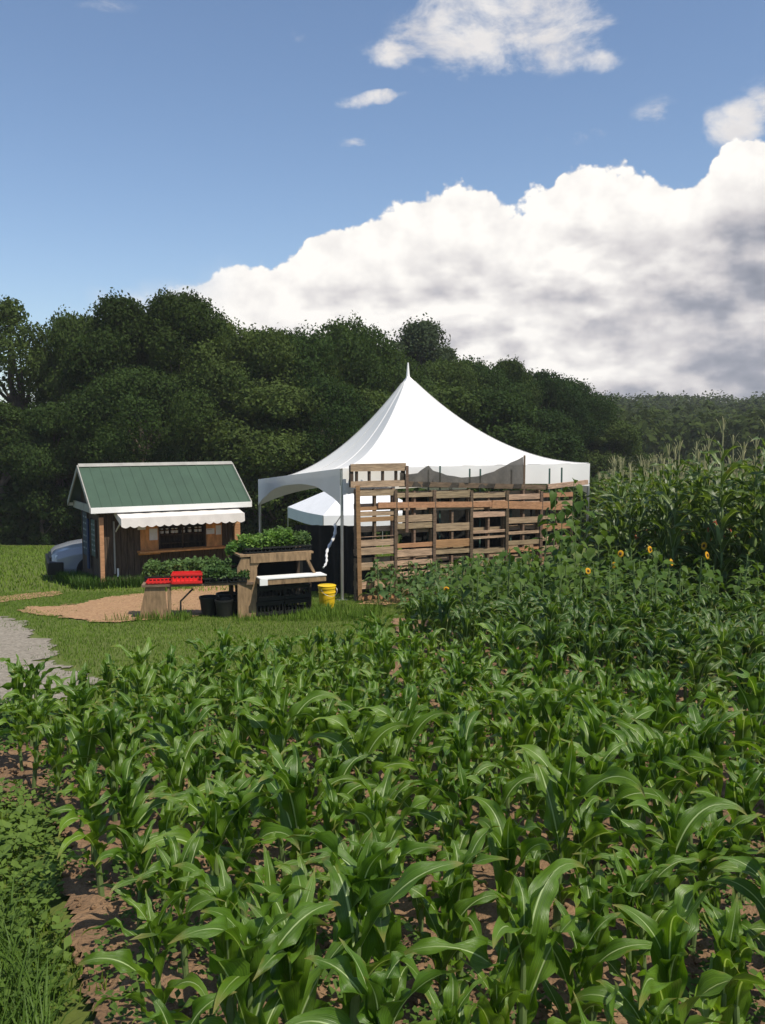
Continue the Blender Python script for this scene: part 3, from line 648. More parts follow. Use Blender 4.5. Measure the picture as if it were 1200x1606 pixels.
# ------------------------------------------------------------------ pallet wall
PA = gp(556, 941); PA = Vector((PA.x, PA.y - .12, 0)); PB = Vector((3.72, 17.45, 0)); pd = (PB - PA).normalized(); pn = Vector((pd.y, -pd.x, 0)); PL = (PB - PA).length
ang = math.atan2(pd.y, pd.x)
def pallet(i, x0, w, z0, h, front, back=None, lab='', mfront='woodh', zoff=None):
    c = PA + pd * (x0 + w / 2); t = empty("pallet", (c.x, c.y, g(c.y) + z0), ang + rnd.uniform(-.012, .012), lab, 'pallet', 'pallets standing in the wall')
    for sx in (-1, 0, 1): MB().box((sx * (w / 2 - .022), 0, h / 2), (.04, .09, h), jit=.003).build("stringer", M['wood'], t)
    for (a, b) in front:
        MB().box((rnd.uniform(-.008, .008), -.056, (a + b) / 2), (w - rnd.uniform(0, .02), .018, b - a), jit=.003).build("deck_board", M[mfront if rnd.random() < .8 else 'woodo'], t)
    for (a, b) in (back or [(.02, .11), (h * .35, h * .35 + .09), (h * .7, h * .7 + .09), (h - .1, h - .01)]):
        MB().box((0, .056, (a + b) / 2), (w - .01, .018, b - a), jit=.003).build("deck_board", M['woodh'], t)
    return t
nW = 6; pw = PL / nW
UP = [[(.02, .14), (.17, .28), (.33, .34), (.60, .68), (.70, .78), (.80, .86), (1.05, 1.15)],
      [(.0, .12), (.16, .24), (.50, .60), (.62, .74), (.88, .96), (1.06, 1.14)],
      [(.0, .08), (.12, .26), (.42, .56), (.80, .88), (1.02, 1.15)],
      [(.02, .10), (.30, .34), (.40, .45), (.70, .80), (.9, 1.0), (1.06, 1.15)],
      [(.0, .08), (.14, .22), (.34, .40), (.55, .66), (.86, .96), (1.0, 1.10)],
      [(.04, .14), (.24, .32), (.46, .56), (.66, .72), (.9, 1.0), (1.08, 1.16)]]
LO = [[(.0, .09), (.22, .34), (.60, .68)], [(.1, .2), (.42, .5), (.62, .70)], [(.1, .2), (.35, .44), (.56, .60)], [(.1, .2), (.35, .44), (.60, .66)], [(.1, .2), (.4, .5), (.62, .7)], [(.1, .2), (.4, .5), (.62, .7)]]
for i in range(nW):
    pallet(i, i * pw + .015, pw - .03, .80 - .03 * (i % 2), 1.17, UP[i], lab=f"upright slatted pallet, {ordn[i]} from the left in the wall's upper row")
    pallet(i, i * pw + .015, pw - .03, .0, .76, LO[i], lab=f"upright slatted pallet, {ordn[i]} from the left in the wall's lower row")
def plank(a, b, w, h, m_, lab, name="plank", cat="plank"):
    c = (Vector(a) + Vector(b)) / 2; o = MB().bar(Vector(a) - c, Vector(b) - c, w, h).build(name, M[m_], loc=c); return tag(o, lab, cat)
def wpt(x, z, out=0): c = PA + pd * x + pn * out; return Vector((c.x, c.y, g(c.y) + z))
plank(wpt(.42, 1.68, .085), wpt(2.75, 1.70, .085), .03, .10, 'woodo', "long orange board nailed across the pallet wall, left one")
plank(wpt(2.76, 1.70, .085), wpt(4.35, 1.66, .085), .03, .14, 'woodo', "long orange board nailed across the pallet wall, right one")
plank(wpt(.07, -.02, .10), wpt(.03, 2.02, .10), .07, .05, 'woodo', "tall orange wooden post at the pallet wall's left end", "wooden_post", "post")
# open frame pallet lying on top of the wall's left end
t = empty("pallet", wpt(-.05, 1.99), ang, "open frame pallet set on top of the wall's left end", 'pallet', 'pallets standing in the wall')
for z in (.05, .34): MB().box((.50, -.04, z), (1.06, .03, .11 if z < .2 else .13), jit=.003).build("deck_board", M['woodh'], t)
for x in (.0, .10, .34, .60, .86, 1.0): MB().box((x, 0, .19), (.035 if x not in (0, 1.0) else .06, .06, .38)).build("stringer", M['wooddk'], t)
plank(wpt(1.0, 1.2, .07), wpt(1.0, 2.38, .07), .05, .05, 'wood', "upright brown post where the top frame meets the net", "wooden_post", "post")
plank(wpt(1.0, 2.06, .02), wpt(4.0, 2.03, .02), .05, .09, 'wood', "long weathered rail along the foot of the grey net", "rail", "rail")
plank(wpt(4.05, 2.04, .03), wpt(5.0, 2.14, .03), .05, .09, 'woodh', "pale wooden rail right of the grey net", "rail", "rail")
# posts between the pallets
for k, i in enumerate((1, 2, 3, 4, 5)):
    plank(wpt(i * pw, .0, .075), wpt(i * pw, 1.95, .075), .05, .05, 'wood', f"dark upright post between wall pallets, {ordn[k]} from the left", "wooden_post", "post")
# stakes
s0 = None
for k, px in enumerate((672, 690, 737, 753, 802, 862, 881)):
    x = None
    for q in range(0, 700):
        w_ = wpt(q * .01, 2.3, -.10)
        if proj(*w_)[0] >= px: x = q * .01; break
    b = wpt(x if x else 5.6, 0, -.10); h = (2.32, 2.40, 2.36, 2.36, 2.36, 2.4, 2.42)[k]
    t = empty("garden_stake", b, ang, f"thin dark green metal stake, {ordn[k]} from the left above the pallet wall", 'stake', 'metal stakes along the pallet wall')
    MB().add([(x_, y_, z_) for z_ in (-.1, h) for x_, y_ in ((-.016, 0), (.016, 0), (.016, .006), (.004, .006), (.004, .03), (-.004, .03), (-.004, .006), (-.016, .006))],
             [(i, (i + 1) % 8, (i + 1) % 8 + 8, i + 8) for i in range(8)] + [tuple(range(8, 16))]).build("stake_bar", M['stake'], t)
# grey net draped along the top
net_top = [(1.02, 2.42), (1.4, 2.33), (1.66, 2.43), (1.90, 2.58), (2.06, 2.62), (2.22, 2.50), (2.5, 2.40), (2.9, 2.36), (3.2, 2.37), (3.5, 2.42), (3.9, 2.62), (4.12, 2.78)]
def pxwall(px, py):                 # wall coordinate (x along, z above ground) seen at a photo pixel
    best = min(range(0, 650), key=lambda q: abs(proj(*wpt(q * .01, 2.2, .03))[0] - px)); p_ = wpt(best * .01, 0, .03); return best * .01, at(px, py, p_.y).z - p_.z
nt_px = [(626, 741), (640, 744), (655, 742), (665, 734), (671, 730), (680, 738), (700, 745), (725, 749), (750, 747), (775, 739), (800, 726), (821, 716)]
nb = MB(); pts = []
prev = [pxwall(a, b) for a, b in nt_px]
for k in range(61):
    t_ = k / 60 * (len(prev) - 1); i = min(len(prev) - 2, int(t_)); f_ = t_ - i; x = prev[i][0] * (1 - f_) + prev[i + 1][0] * f_; z = prev[i][1] * (1 - f_) + prev[i + 1][1] * f_
    for j in range(7):
        v_ = j / 6; zz = z + (2.0 - z) * v_; pts.append(wpt(x, zz, .035 + .035 * math.sin(x * 9 + v_ * 3) * v_ + .02 * math.sin(x * 23)))
nb.add(pts, [(k * 7 + j, k * 7 + 7 + j, k * 7 + 8 + j, k * 7 + 1 + j) for k in range(60) for j in range(6)])
o = nb.build("shade_net", M['net'], None, True); tag(o, "dark grey net draped along the top of the pallet wall", "net")
x_, z_ = pxwall(821, 714); plank(wpt(x_ + .02, 1.9, .03), wpt(x_ + .02, z_, .03), .035, .035, 'wood', "thin post holding up the net's high right corner", "wooden_post", "post")
# black sheets added to darken the gaps behind and left of the pallets
def cloth(name, a, b, z0, z1, m_, lab, wv=.04):
    v = MB(); pts = []; n_ = 40
    for k in range(n_ + 1):
        p_ = Vector(a).lerp(Vector(b), k / n_); nn = (Vector(b) - Vector(a)).normalized().cross(Vector((0, 0, 1)))
        for j in range(5): q = p_ + nn * wv * math.sin(k * .9 + j * .3); pts.append((q.x, q.y, g(p_.y) + z0 + (z1 - z0) * j / 4))
    v.add(pts, [(k * 5 + j, k * 5 + 5 + j, k * 5 + 6 + j, k * 5 + 1 + j) for k in range(n_) for j in range(4)])
    o = v.build(name, M[m_], None, True); tag(o, lab, "shade cloth"); return o
cA = PA + pd * 1.15 - pn * .45; cB = PB - pn * .45
cloth("dark_backdrop", cA, cB, .02, 1.9, 'blackdrop', "black backdrop added to darken the gaps of the slatted pallet wall")
cloth("dark_backdrop", TF + Vector((-.98, 1.75, 0)), TF + Vector((.55, .50, 0)), .02, 1.3, 'blackdrop', "black shade cloth hung behind the tent's front leg")

# light pallets at the wall's right end
t = empty("pallet", wpt(5.75, .9), ang + .9, "pale slatted pallet turned sideways at the wall's right end", 'pallet', 'pallets standing in the wall')
for k in range(7): MB().box((0, -.05, .1 + k * .155), (.9, .018, .09)).build("deck_board", M['woodh'], t)
for x in (-.43, 0, .43): MB().box((x, 0, .1), (.04, .08, 2.0)).build("stringer", M['wood'], t)

# ------------------------------------------------------------------ yellow bucket
b0 = gp(513, 954); bk = empty("bucket", b0, .6, "tall yellow plastic bucket standing on the grass by the tent", "bucket")
MB().lathe([(0, .004), (.118, .004), (.122, .012), (.134, .26), (.142, .262), (.142, .275), (.135, .277), (.137, .33), (.145, .332), (.145, .362), (.138, .366), (.134, .36), (.118, .02), (0, .02)], 32).build("bucket_body", M['yellow'], bk, True)
MB().tube([(.145 * math.cos(a), -.10 * math.sin(a) - .06, .33 - .11 * math.sin(a)) for a in [math.pi * k / 12 for k in range(13)]], .003, 6).build("handle", M['alu'], bk)
MB().lathe([(0, .36), (.10, .365), (.148, .366), (.15, .378), (.14, .384), (.0, .384)], 32).build("lid", M['yellow'], bk, True)

# ------------------------------------------------------------------ plant benches
def foliage_box(name, x, y, z, hx, hy, h, n, leaf, m_, parent, seed):
    r = np.random.default_rng(seed); P_ = np.stack([r.uniform(-hx, hx, n), r.uniform(-hy, hy, n), r.random(n) ** .7], 1)
    hh = h * (.65 + .7 * (vnoise(P_[:, 0] + seed, P_[:, 1], 7, seed) + .5)); P_[:, 2] *= hh; P_ += (x, y, z); up = np.tile([0, -.3, 1.0], (n, 1)); V, Fc = cards(P_, leaf, up, .6, 1.5, seed); return npmesh(name, V, Fc, m_, parent)
tl = gp(240, 971); tb = empty("plant_table", (tl.x, tl.y, tl.z), .16, "low wooden plant table with wide tan end panel", "table")
MB().add([(-.20, 0, 0), (.21, 0, 0), (.18, 0, .47), (-.10, 0, .47), (-.20, .03, 0), (.21, .03, 0), (.18, .03, .47), (-.10, .03, .47)], BF).build("end_panel", M['tan'], tb)
MB().box((.24, .015, .235), (.05, .06, .47)).build("leg", M['tan'], tb); MB().bar((.40, .02, .02), (.40, .02, .25), .025).build("brace", M['black'], tb); MB().bar((.40, .02, .25), (.58, .02, .43), .025).build("brace", M['black'], tb)
MB().box((.66, .30, .495), (1.62, .66, .04)).build("table_top", M['wood'], tb, bevel=.004)
for x, y in ((-.08, .58), (1.36, .04), (1.36, .58)): MB().box((x, y, .235), (.06, .06, .47)).build("leg", M['wooddk'], tb)
Tm = Matrix.Translation(tb.location) @ Matrix.Rotation(.16, 4, 'Z')
def crate(name, x, y, z, w, d, h, m_, lab, cat, ry=.16, group=None, slots=True, TT=None):
    t = empty(name, (TT or Tm) @ Vector((x, y, z)), ry, lab, cat, group); b = MB(); th = .012
    b.box((0, 0, th / 2), (w, d, th))
    for s_ in (-1, 1):
        for (zz, hh) in (((h * .14), h * .28), ((h * .86), h * .28)): b.box((0, s_ * (d / 2 - th / 2), zz + .0), (w, th, hh)); b.box((s_ * (w / 2 - th / 2), 0, zz), (th, d - 2 * th - .002, hh))
    nn = max(4, int(w / .06))
    for k in range(nn + 1):
        for s_ in (-1, 1): b.box((-w / 2 + .01 + (w - .02) * k / nn, s_ * (d / 2 - th / 2), h / 2), (.016, th * .8, h * .46))
    for s_ in (-1, 1): b.box((s_ * (w / 2 - th / 2), 0, h / 2), (th * .8, .05, h * .46))
    b.build("crate_body", M[m_], t); MB().box((0, -d / 2 - .006, h - .012), (w + .012, .012, .024)).build("rim", M[m_], t); return t
crate("crate", .50, .08, .516, .44, .28, .15, 'red', "bright red plastic crate at the front of the plant table", "crate")
crate("seed_tray", .10, .10, .516, .36, .26, .05, 'red', "shallow red plastic tray left of the red crate", "tray")
for i, (x, y, w) in enumerate(((.12, .38, .50), (.62, .40, .48), (1.10, .42, .40), (.92, .10, .34), (1.24, .10, .26))):
    t = crate("plant_tray", x, y, .516, w, .30, .08, 'black', f"black tray of green seedlings on the plant table, {['back left', 'back middle', 'back right', 'front middle', 'front right'][i]}", "plant tray", group='trays of seedlings')
    foliage_box("seedlings", 0, 0, .06, w / 2 + .03, .17, (.20, .24, .20, .13, .10)[i], 700, .045, M['beanleaf'], t, 60 + i)
# stepped bench with the tall tan side
sl_ = gp(391, 968); sb = empty("stepped_bench", (sl_.x, sl_.y, sl_.z), .42, "stepped wooden plant bench with tall tan side and white edged lower shelf", "bench")
MB().add([(-.17, 0, 0), (.12, 0, 0), (.13, 0, .74), (.20, 0, .86), (-.10, 0, .90), (-.17, 0, .75), (-.17, .035, 0), (.12, .035, 0), (.13, .035, .74), (.20, .035, .86), (-.10, .035, .90), (-.17, .035, .75)],
         [(0, 1, 2, 3, 4, 5), (11, 10, 9, 8, 7, 6)] + [(i, (i + 6), (i + 1) % 6 + 6, (i + 1) % 6) for i in range(6)]).build("side_panel", M['tan'], sb)
MB().box((.50, -.005, .865), (.95, .035, .11)).build("apron", M['tan'], sb, bevel=.004)
MB().box((.44, .28, .925), (1.15, .60, .03)).build("top_shelf", M['tan'], sb)
MB().box((.50, .60, .44), (1.1, .02, .86)).build("shade_sheet", M['blackdrop'], sb)  # black sheet added in place of the shade under the bench
MB().bar((.90, .0, .86), (1.03, .0, .60), .06, .035).build("brace", M['tan'], sb)
for x, y in ((-.12, .55), (.95, .55), (1.02, .20)): MB().box((x, y, .43 if x < 1 else .24), (.05, .05, .86 if x < 1 else .48)).build("leg", M['wooddk'], sb)
lwr = MB().box((.63, -.10, .545), (1.02, .26, .085)).build("lower_shelf", M['tan'], sb, bevel=.004)
MB().box((.63, -.10, .596), (1.03, .28, .016)).build("white_edge", M['white'], lwr)
MB().box((.16, -.237, .548), (.12, .012, .092)).build("white_patch", M['white'], lwr)
Ts = Matrix.Translation(sb.location) @ Matrix.Rotation(.42, 4, 'Z')
for i, (x, y, w, h, n, m_) in enumerate(((.16, .18, .38, .15, 700, 'seedling'), (.54, .20, .38, .21, 800, 'seedling'), (.88, .22, .28, .17, 450, 'beanleaf'), (.16, .44, .36, .16, 450, 'seedling'), (.60, .45, .46, .22, 600, 'beanleaf'))):
    t = crate("plant_tray", x, y, .941, w, .26, .09, 'black', f"black tray of bright green seedlings on the stepped bench, {['front left', 'front middle', 'front right', 'rear left', 'rear right'][i]}", "plant tray", .42, 'trays on the stepped bench', TT=Ts)
    foliage_box("seedlings", 0, 0, .07, w / 2 + .0, .14, h, n, .045, M[m_], t, 80 + i)
pp = at(372, 884, sl_.y + .35)
st = empty("plant_stand", (pp.x, pp.y, g(pp.y)), .3, "dark narrow stand holding one potted plant left of the stepped bench", "stand"); sh_ = pp.z - g(pp.y)
MB().box((0, 0, sh_ - .02), (.26, .26, .03)).build("stand_top", M['wooddk'], st)
for x in (-.1, .1):
    for y in (-.1, .1): MB().box((x, y, (sh_ - .04) / 2), (.03, .03, sh_ - .04)).build("leg", M['wooddk'], st)
pt = empty("potted_plant", (pp.x, pp.y, pp.z), 0, "black pot with a yellow green plant between table and bench", "potted plant")
MB().lathe([(0, 0), (.08, 0), (.10, .13), (.108, .13), (.108, .15), (.095, .15), (.0, .13)], 20).build("pot", M['black'], pt, True); foliage_box("foliage", 0, 0, .13, .15, .13, .20, 420, .05, M['seedling'], pt, 95)
# dark crates and pots stored below the benches
dk = 0
for (x, y, z, w, d, h, lab) in ((.32, .15, .0, .42, .34, .22, "black crate under the stepped bench, lower left"), (.76, .16, .0, .42, .34, .22, "black crate under the stepped bench, lower right"), (.34, .15, .225, .42, .34, .22, "black crate under the stepped bench, upper left"),
                                (.76, .16, .225, .40, .34, .22, "black crate under the stepped bench, upper right"), (.3, .45, 0, .4, .3, .3, "black crate at the back under the stepped bench")):
    crate("crate", x, y, z, w, d, h, 'black', lab, "crate", .42, 'black crates under the stepped bench', TT=Ts)
for i, (x, y, s_, z) in enumerate(((-.34, .16, 1.0, 0), (-.50, .42, 1.1, 0), (-.18, .26, .9, 0), (-.20, .54, 1.2, 0), (.02, .46, 1.2, 0))):
    p_ = Ts @ Vector((x, y, z)); t = empty("plant_pot", (p_.x, p_.y, g(p_.y)), 0, f"empty black nursery pot on the grass beside the bench, {['nearest', 'second nearest', 'leftmost', 'back right', 'back left'][i]}", "pot", 'black nursery pots')
    MB().lathe([(0, .0), (.10 * s_, .0), (.13 * s_, .24 * s_), (.14 * s_, .24 * s_), (.14 * s_, .27 * s_), (.125 * s_, .27 * s_), (.095 * s_, .02), (0, .02)], 20).build("pot_body", M['black'], t, True)
    MB().lathe([(0, .2 * s_), (.118 * s_, .21 * s_)], 16).build("potting_soil", M['soil'], t)
gt = gp(327, 955); t = empty("watering_can", gt, .2, "small green watering can on the grass before the black pots", "watering can")
MB().lathe([(0, 0), (.085, 0), (.088, .01), (.075, .13), (.05, .15), (.0, .15)], 18).build("can_body", M['greenpl'], t, True)
MB().tube([(.07, 0, .04), (.15, 0, .10), (.20, 0, .16)], [.014, .011, .010], 8).build("spout", M['greenpl'], t, True); MB().tube([(-.05, 0, .15), (-.07, 0, .19), (-.13, 0, .17), (-.12, 0, .09), (-.08, 0, .05)], .009, 8).build("handle", M['greenpl'], t, True)
# twisted white strap hanging from the canopy to the shelf
a = at(526, 822, 16.2); b = at(506, 890, 15.3); t = MB(); pts = []
for k in range(25):
    t_ = k / 24; p_ = a.lerp(b, t_) + Vector((.03 * math.sin(t_ * 9), .02 * math.sin(t_ * 5), -.08 * math.sin(math.pi * t_))); pts.append(p_)
t.tube(pts, [.028 + .009 * math.sin(k * 2.1) - .012 * k / 24 for k in range(25)], 8); tag(t.build("hanging_strap", M['rope'], None, True), "twisted white strap hanging slantwise from the tent to the bench", "strap")
plank(at(526, 822, 16.2), at(537, 806, TF.y), .012, .012, 'alu', "thin cord tying the white strap to the tent leg", "cord", "cord")

# ------------------------------------------------------------------ parked car behind the shed
nose = gp(80, 913); car = empty("parked_car", (0, 0, 0), 0, "dark parked car, its bonnet showing behind the farm stand", "car")
secs = [  # x, half width, z bottom, z belt, z top(=hood/roof), half width of top
 (0.0, .62, .32, .50, .62, .50), (.10, .78, .24, .56, .70, .66), (.45, .84, .22, .66, .80, .72), (.95, .86, .22, .74, .88, .74), (1.25, .87, .22, .80, .95, .74), (1.75, .87, .22, .84, 1.32, .60), (2.15, .87, .22, .86, 1.42, .58), (2.9, .87, .22, .88, 1.40, .58), (3.5, .86, .22, .90, 1.22, .60), (3.85, .84, .24, .92, .98, .70), (4.15, .78, .28, .86, .92, .66), (4.25, .66, .36, .70, .78, .56)]
bm_ = MB(); vs = []
for (x, hw, zb, zm, zt, tw) in secs: vs += [(x, -hw * .9, zb), (x, -hw, zb + .12), (x, -hw, zm), (x, -tw, zt), (x, -tw * .5, zt + .025), (x, tw * .5, zt + .025), (x, tw, zt), (x, hw, zm), (x, hw, zb + .12), (x, hw * .9, zb)]
fs = [(i * 10 + j, i * 10 + (j + 1) % 10, i * 10 + 10 + (j + 1) % 10, i * 10 + 10 + j) for i in range(len(secs) - 1) for j in range(10)] + [tuple(reversed(range(10))), tuple(range(110, 120))]
o = bm_.add(vs, fs).build("body", M['carpaint'], car, True, bevel=.012)
def quad(name, pts, m_, par): return MB().add(pts, [(0, 1, 2, 3)]).build(name, M[m_], par)
quad("windscreen", [(1.27, -.70, .975), (1.27, .70, .975), (1.74, .57, 1.335), (1.74, -.57, 1.335)], 'glass', car)
for s_ in (-1, 1):
    quad("side_window", [(1.55, s_ * .865, .87), (2.15, s_ * .868, .885), (2.15, s_ * .607, 1.385), (1.82, s_ * .625, 1.30)], 'glass', car); quad("side_window", [(2.22, s_ * .868, .885), (3.3, s_ * .868, .90), (3.2, s_ * .63, 1.30), (2.22, s_ * .607, 1.385)], 'glass', car)
    MB().box((.13, s_ * .60, .60), (.12, .26, .10)).build("headlight", M['lamp'], car, True, bevel=.03)
    MB().box((1.55, s_ * .95, .92), (.12, .14, .09)).build("wing_mirror", M['carpaint'], car, True, bevel=.02)
    for x in (.82, 3.4):
        w = MB(); n_ = 28
        for (ra, rb, y0_, y1_) in ((.31, .31, .72, .89),): w.add([(x + ra * math.cos(2 * math.pi * k / n_), s_ * yy, .31 + ra * math.sin(2 * math.pi * k / n_)) for yy in (y0_, y1_) for k in range(n_)], [(k, (k + 1) % n_, n_ + (k + 1) % n_, n_ + k) for k in range(n_)] + [tuple(range(n_)), tuple(range(n_, 2 * n_))])
        wo_ = w.build("wheel", M['rubber'], car, True)
        w = MB(); w.add([(x + .20 * math.cos(2 * math.pi * k / n_), s_ * yy, .31 + .20 * math.sin(2 * math.pi * k / n_)) for yy in (.80, .897) for k in range(n_)], [(k, (k + 1) % n_, n_ + (k + 1) % n_, n_ + k) for k in range(n_)] + [tuple(range(n_)), tuple(range(n_, 2 * n_))]); w.build("rim", M['chrome'], wo_)
MB().box((.0, 0, .50), (.08, 1.1, .16)).build("grille", M['black'], car, bevel=.01); MB().box((.07, 0, .36), (.34, 1.66, .28)).build("bumper", M['black'], car, bevel=.02)
CA = math.radians(22); car.rotation_euler = (0, 0, CA); car.location = (-7.62, 20.3, g(20.3) - .02); car.rotation_euler = (0, math.radians(1.5), CA)

# ------------------------------------------------------------------ corn plants
def corn_leaf(r, base, az_, L, Wd, th0, th1, twist, ruf, n=15, m_=6, pw_=1.35):
    """one arching blade; returns verts (n+1)*(m_+1), uv"""
    s = np.linspace(0, 1, n + 1); th = th0 + (th1 - th0) * s ** pw_; ds = L / n
    hx = np.concatenate([[0], np.cumsum(np.sin(th[:-1]) * ds)]); hz = np.concatenate([[0], np.cumsum(np.cos(th[:-1]) * ds)])
    bend = az_ + (s ** 2) * r.uniform(-.5, .5)
    P_ = np.stack([base[0] + hx * np.cos(bend), base[1] + hx * np.sin(bend), base[2] + hz], 1)
    T = np.gradient(P_, axis=0); T /= np.linalg.norm(T, axis=1)[:, None]
    side = np.stack([-np.sin(bend), np.cos(bend), np.zeros(n + 1)], 1); side -= T * (side * T).sum(1)[:, None]; side /= np.linalg.norm(side, axis=1)[:, None]
    nm = np.cross(T, side); tw = twist * s ** 1.5; ct_, st_ = np.cos(tw)[:, None], np.sin(tw)[:, None]; sd = side * ct_ + nm * st_; nn = nm * ct_ - side * st_
    w = Wd * np.minimum(1, .42 + 2.6 * s) * np.clip(1 - s ** 2.6, 0, 1) ** .9 * (1 - .12 * s); w[-1] = .0008
    u = np.linspace(-1, 1, m_ + 1); ph = r.uniform(0, 6.28, 2); fq = r.uniform(7, 12)
    V = []; UVs = []
    for k, uu in enumerate(u):
        fold = np.abs(uu) * w * .5 * (.55 * (1 - s) + .10)
        rf = ruf * np.abs(uu) ** 2 * np.sin(s * fq * 2 + ph[int(uu > 0)]) * np.minimum(1, 4 * s) * (1 - s ** 3)
        V.append(P_ + sd * (uu * w / 2)[:, None] + nn * (-(-fold) * -1 * -1 + rf)[:, None]); UVs.append(np.stack([np.full(n + 1, (uu + 1) / 2), s], 1))
    V = np.stack(V, 1).reshape(-1, 3); UVs = np.stack(UVs, 1).reshape(-1, 2); k = m_ + 1
    Fc = np.array([(i * k + j, i * k + j + 1, (i + 1) * k + j + 1, (i + 1) * k + j) for i in range(n) for j in range(m_)])
    return V, Fc, UVs
def make_corn(seed, H, nl, L0, W0, m_, name="corn_plant", tall=False):
    r = np.random.default_rng(seed); t = bpy.data.objects.new(name, None); C.objects.link(t); Vs = []; Fs = []; Us = []; off = 0; a0 = r.uniform(0, 6.28)
    lean = r.uniform(-.05, .05, 2)
    for i in range(nl):
        f_ = i / (nl - 1); z = H * ((.10 if tall else .16) + (.80 if tall else .48) * f_); az_ = a0 + math.pi * i + r.uniform(-.55, .55) + f_ * .8
        L = L0 * (math.sin(math.pi * (.22 + .62 * f_)) ** .8) * r.uniform(.85, 1.12)
        if tall: th0 = r.uniform(.35, .6); th1 = r.uniform(1.9, 2.7)
        else: th0 = r.uniform(.28, .62) * (1 - .5 * f_); th1 = r.uniform(2.3, 3.2) * (1 - .28 * f_)
        v, fc_, uv_ = corn_leaf(r, (lean[0] * z, lean[1] * z, z), az_, L, W0 * r.uniform(.8, 1.15) * (.7 + .5 * math.sin(math.pi * f_)), th0, th1, r.uniform(-1.5, 1.5), r.uniform(.012, .034), 18 if not tall else 11, 6 if not tall else 4, 1.35 if tall else r.uniform(1.5, 2.6))
        Vs.append(v); Fs.append(fc_ + off); Us.append(uv_); off += len(v)
    if not tall:
        for i in range(3):
            v, fc_, uv_ = corn_leaf(r, (lean[0] * H * .6, lean[1] * H * .6, H * .6), a0 + i * 2.3, L0 * (.62 - i * .1), W0 * .7, r.uniform(.05, .2), r.uniform(.5, 1.5), r.uniform(-1.5, 1.5), .008)
            Vs.append(v); Fs.append(fc_ + off); Us.append(uv_); off += len(v)
    npmesh("foliage", np.concatenate(Vs), np.concatenate(Fs), m_, t, np.concatenate(Us), True)
    b = MB(); top = H * (.93 if tall else .62); b.tube([(lean[0] * z, lean[1] * z, z) for z in (-.05, top * .33, top * .66, top)], [.013 if not tall else .017, .012 if not tall else .016, .010, .005], 8); b.build("stalk", M['stem'], t, True)
    if tall:
        b = MB(); tz = H * .92; tx, ty = lean[0] * tz, lean[1] * tz; b.tube([(tx, ty, tz), (tx, ty, tz + .30)], [.008, .006], 5)
        for k in range(4): a = k * 2.4; d = r.uniform(.03, .10); b.tube([(tx, ty, tz + .10 + k * .02), (tx + d * .5 * math.cos(a), ty + d * .5 * math.sin(a), tz + .22 + k * .02), (tx + d * math.cos(a), ty + d * math.sin(a), tz + .28 + k * .015)], [.004, .004, .003], 4)
        b.build("tassel", M['tassel'], t)
        b = MB(); ez_ = H * .42; ax = math.cos(a0 + 1.5); ay = math.sin(a0 + 1.5); b.tube([(0, 0, ez_), (ax * .05, ay * .05, ez_ + .09), (ax * .08, ay * .08, ez_ + .2), (ax * .09, ay * .09, ez_ + .25)], [.012, .028, .024, .008], 8); eo = b.build("ear", M['stem'], t, True)
        MB().tube([(ax * .088, ay * .088, ez_ + .24), (ax * .11, ay * .11, ez_ + .29), (ax * .14, ay * .14, ez_ + .27)], [.008, .014, .003], 5).build("silk", M['silk'], eo)
    return t
def plant_all(spots, protos_, label, cat, group, smin, smax, seed, sfun=None):
    r = random.Random(seed); used_ = set(); n_ = 0
    for (x, y) in spots:
        k = r.randrange(len(protos_)); o = protos_[k]
        if k in used_: o = copy_tree(protos_[k])
        used_.add(k); s_ = r.uniform(smin, smax) * (sfun(x, y) if sfun else 1)
        o.location = (x, y, -SLOPE * y + .02); o.scale = (s_, s_, s_ * r.uniform(.93, 1.07)); o.rotation_euler = (r.uniform(-.06, .06), r.uniform(-.06, .06), r.uniform(0, 6.28)); tag(o, label, cat, group); n_ += 1
    for k in range(len(protos_)):
        if k not in used_:
            for c in list(protos_[k].children_recursive) + [protos_[k]]: bpy.data.objects.remove(c)
    return n_
def rows(poly, d, rowsp, insp, jit, seed, margin=.7):
    r = random.Random(seed); d = Vector((*d, 0)).normalized(); q = Vector((-d.y, d.x, 0)); P_ = [(p.x, p.y) for p in poly]; out = []
    for i in range(-60, 60):
        for j in range(-90, 90):
            p_ = d * (j * insp + r.uniform(-jit, jit) + (i % 2) * insp * .5) + q * (i * rowsp + r.uniform(-jit, jit) * .6)
            if p_.y < 1.75 or not inpoly(p_.x, p_.y, P_): continue
            u, v = proj(p_.x, p_.y, -SLOPE * p_.y)
            if -60 - 100 * margin < u < 1260 + 100 * margin and v < 2100: out.append((p_.x, p_.y))
    return out
LT = [CORN[0]] + CORN[1:10] + [V2(.75, 7.55), V2(1.25, 6.6), V2(2.1, 5.6), V2(2.9, 5.0), V2(2.9, 1.2)]
young = [make_corn(100 + i, .60 + .025 * (i % 6), 6 + i % 3, .345 + .02 * (i % 4), .068, M['corn'], 'young_corn_plant') for i in range(12)]
sp_y = rows(LT, (.66, .75), .40, .185, .045, 4)
plant_all(sp_y, young, "knee-high young corn plant with bright arching leaves in the front patch", "young corn", "young corn plants in the front patch", .78, 1.2, 8, lambda x, y: .92 if y > 5 else 1.02)
MID = [V2(.15, 8.9), V2(.85, 7.7), V2(1.4, 6.8), V2(2.2, 5.8), V2(3.0, 5.1), V2(6, 4.5), V2(6, 9.9), V2(.4, 9.9)]
midp = [make_corn(200 + i, .80, 9, .40, .068, M['corn2'], 'leafy_corn_plant') for i in range(8)]
plant_all(rows(MID, (.66, .75), .40, .23, .05, 5, .3), midp, "waist-high dark green corn plant behind the brighter front patch", "leafy corn", "darker corn plants in the middle rows", .85, 1.12, 9)

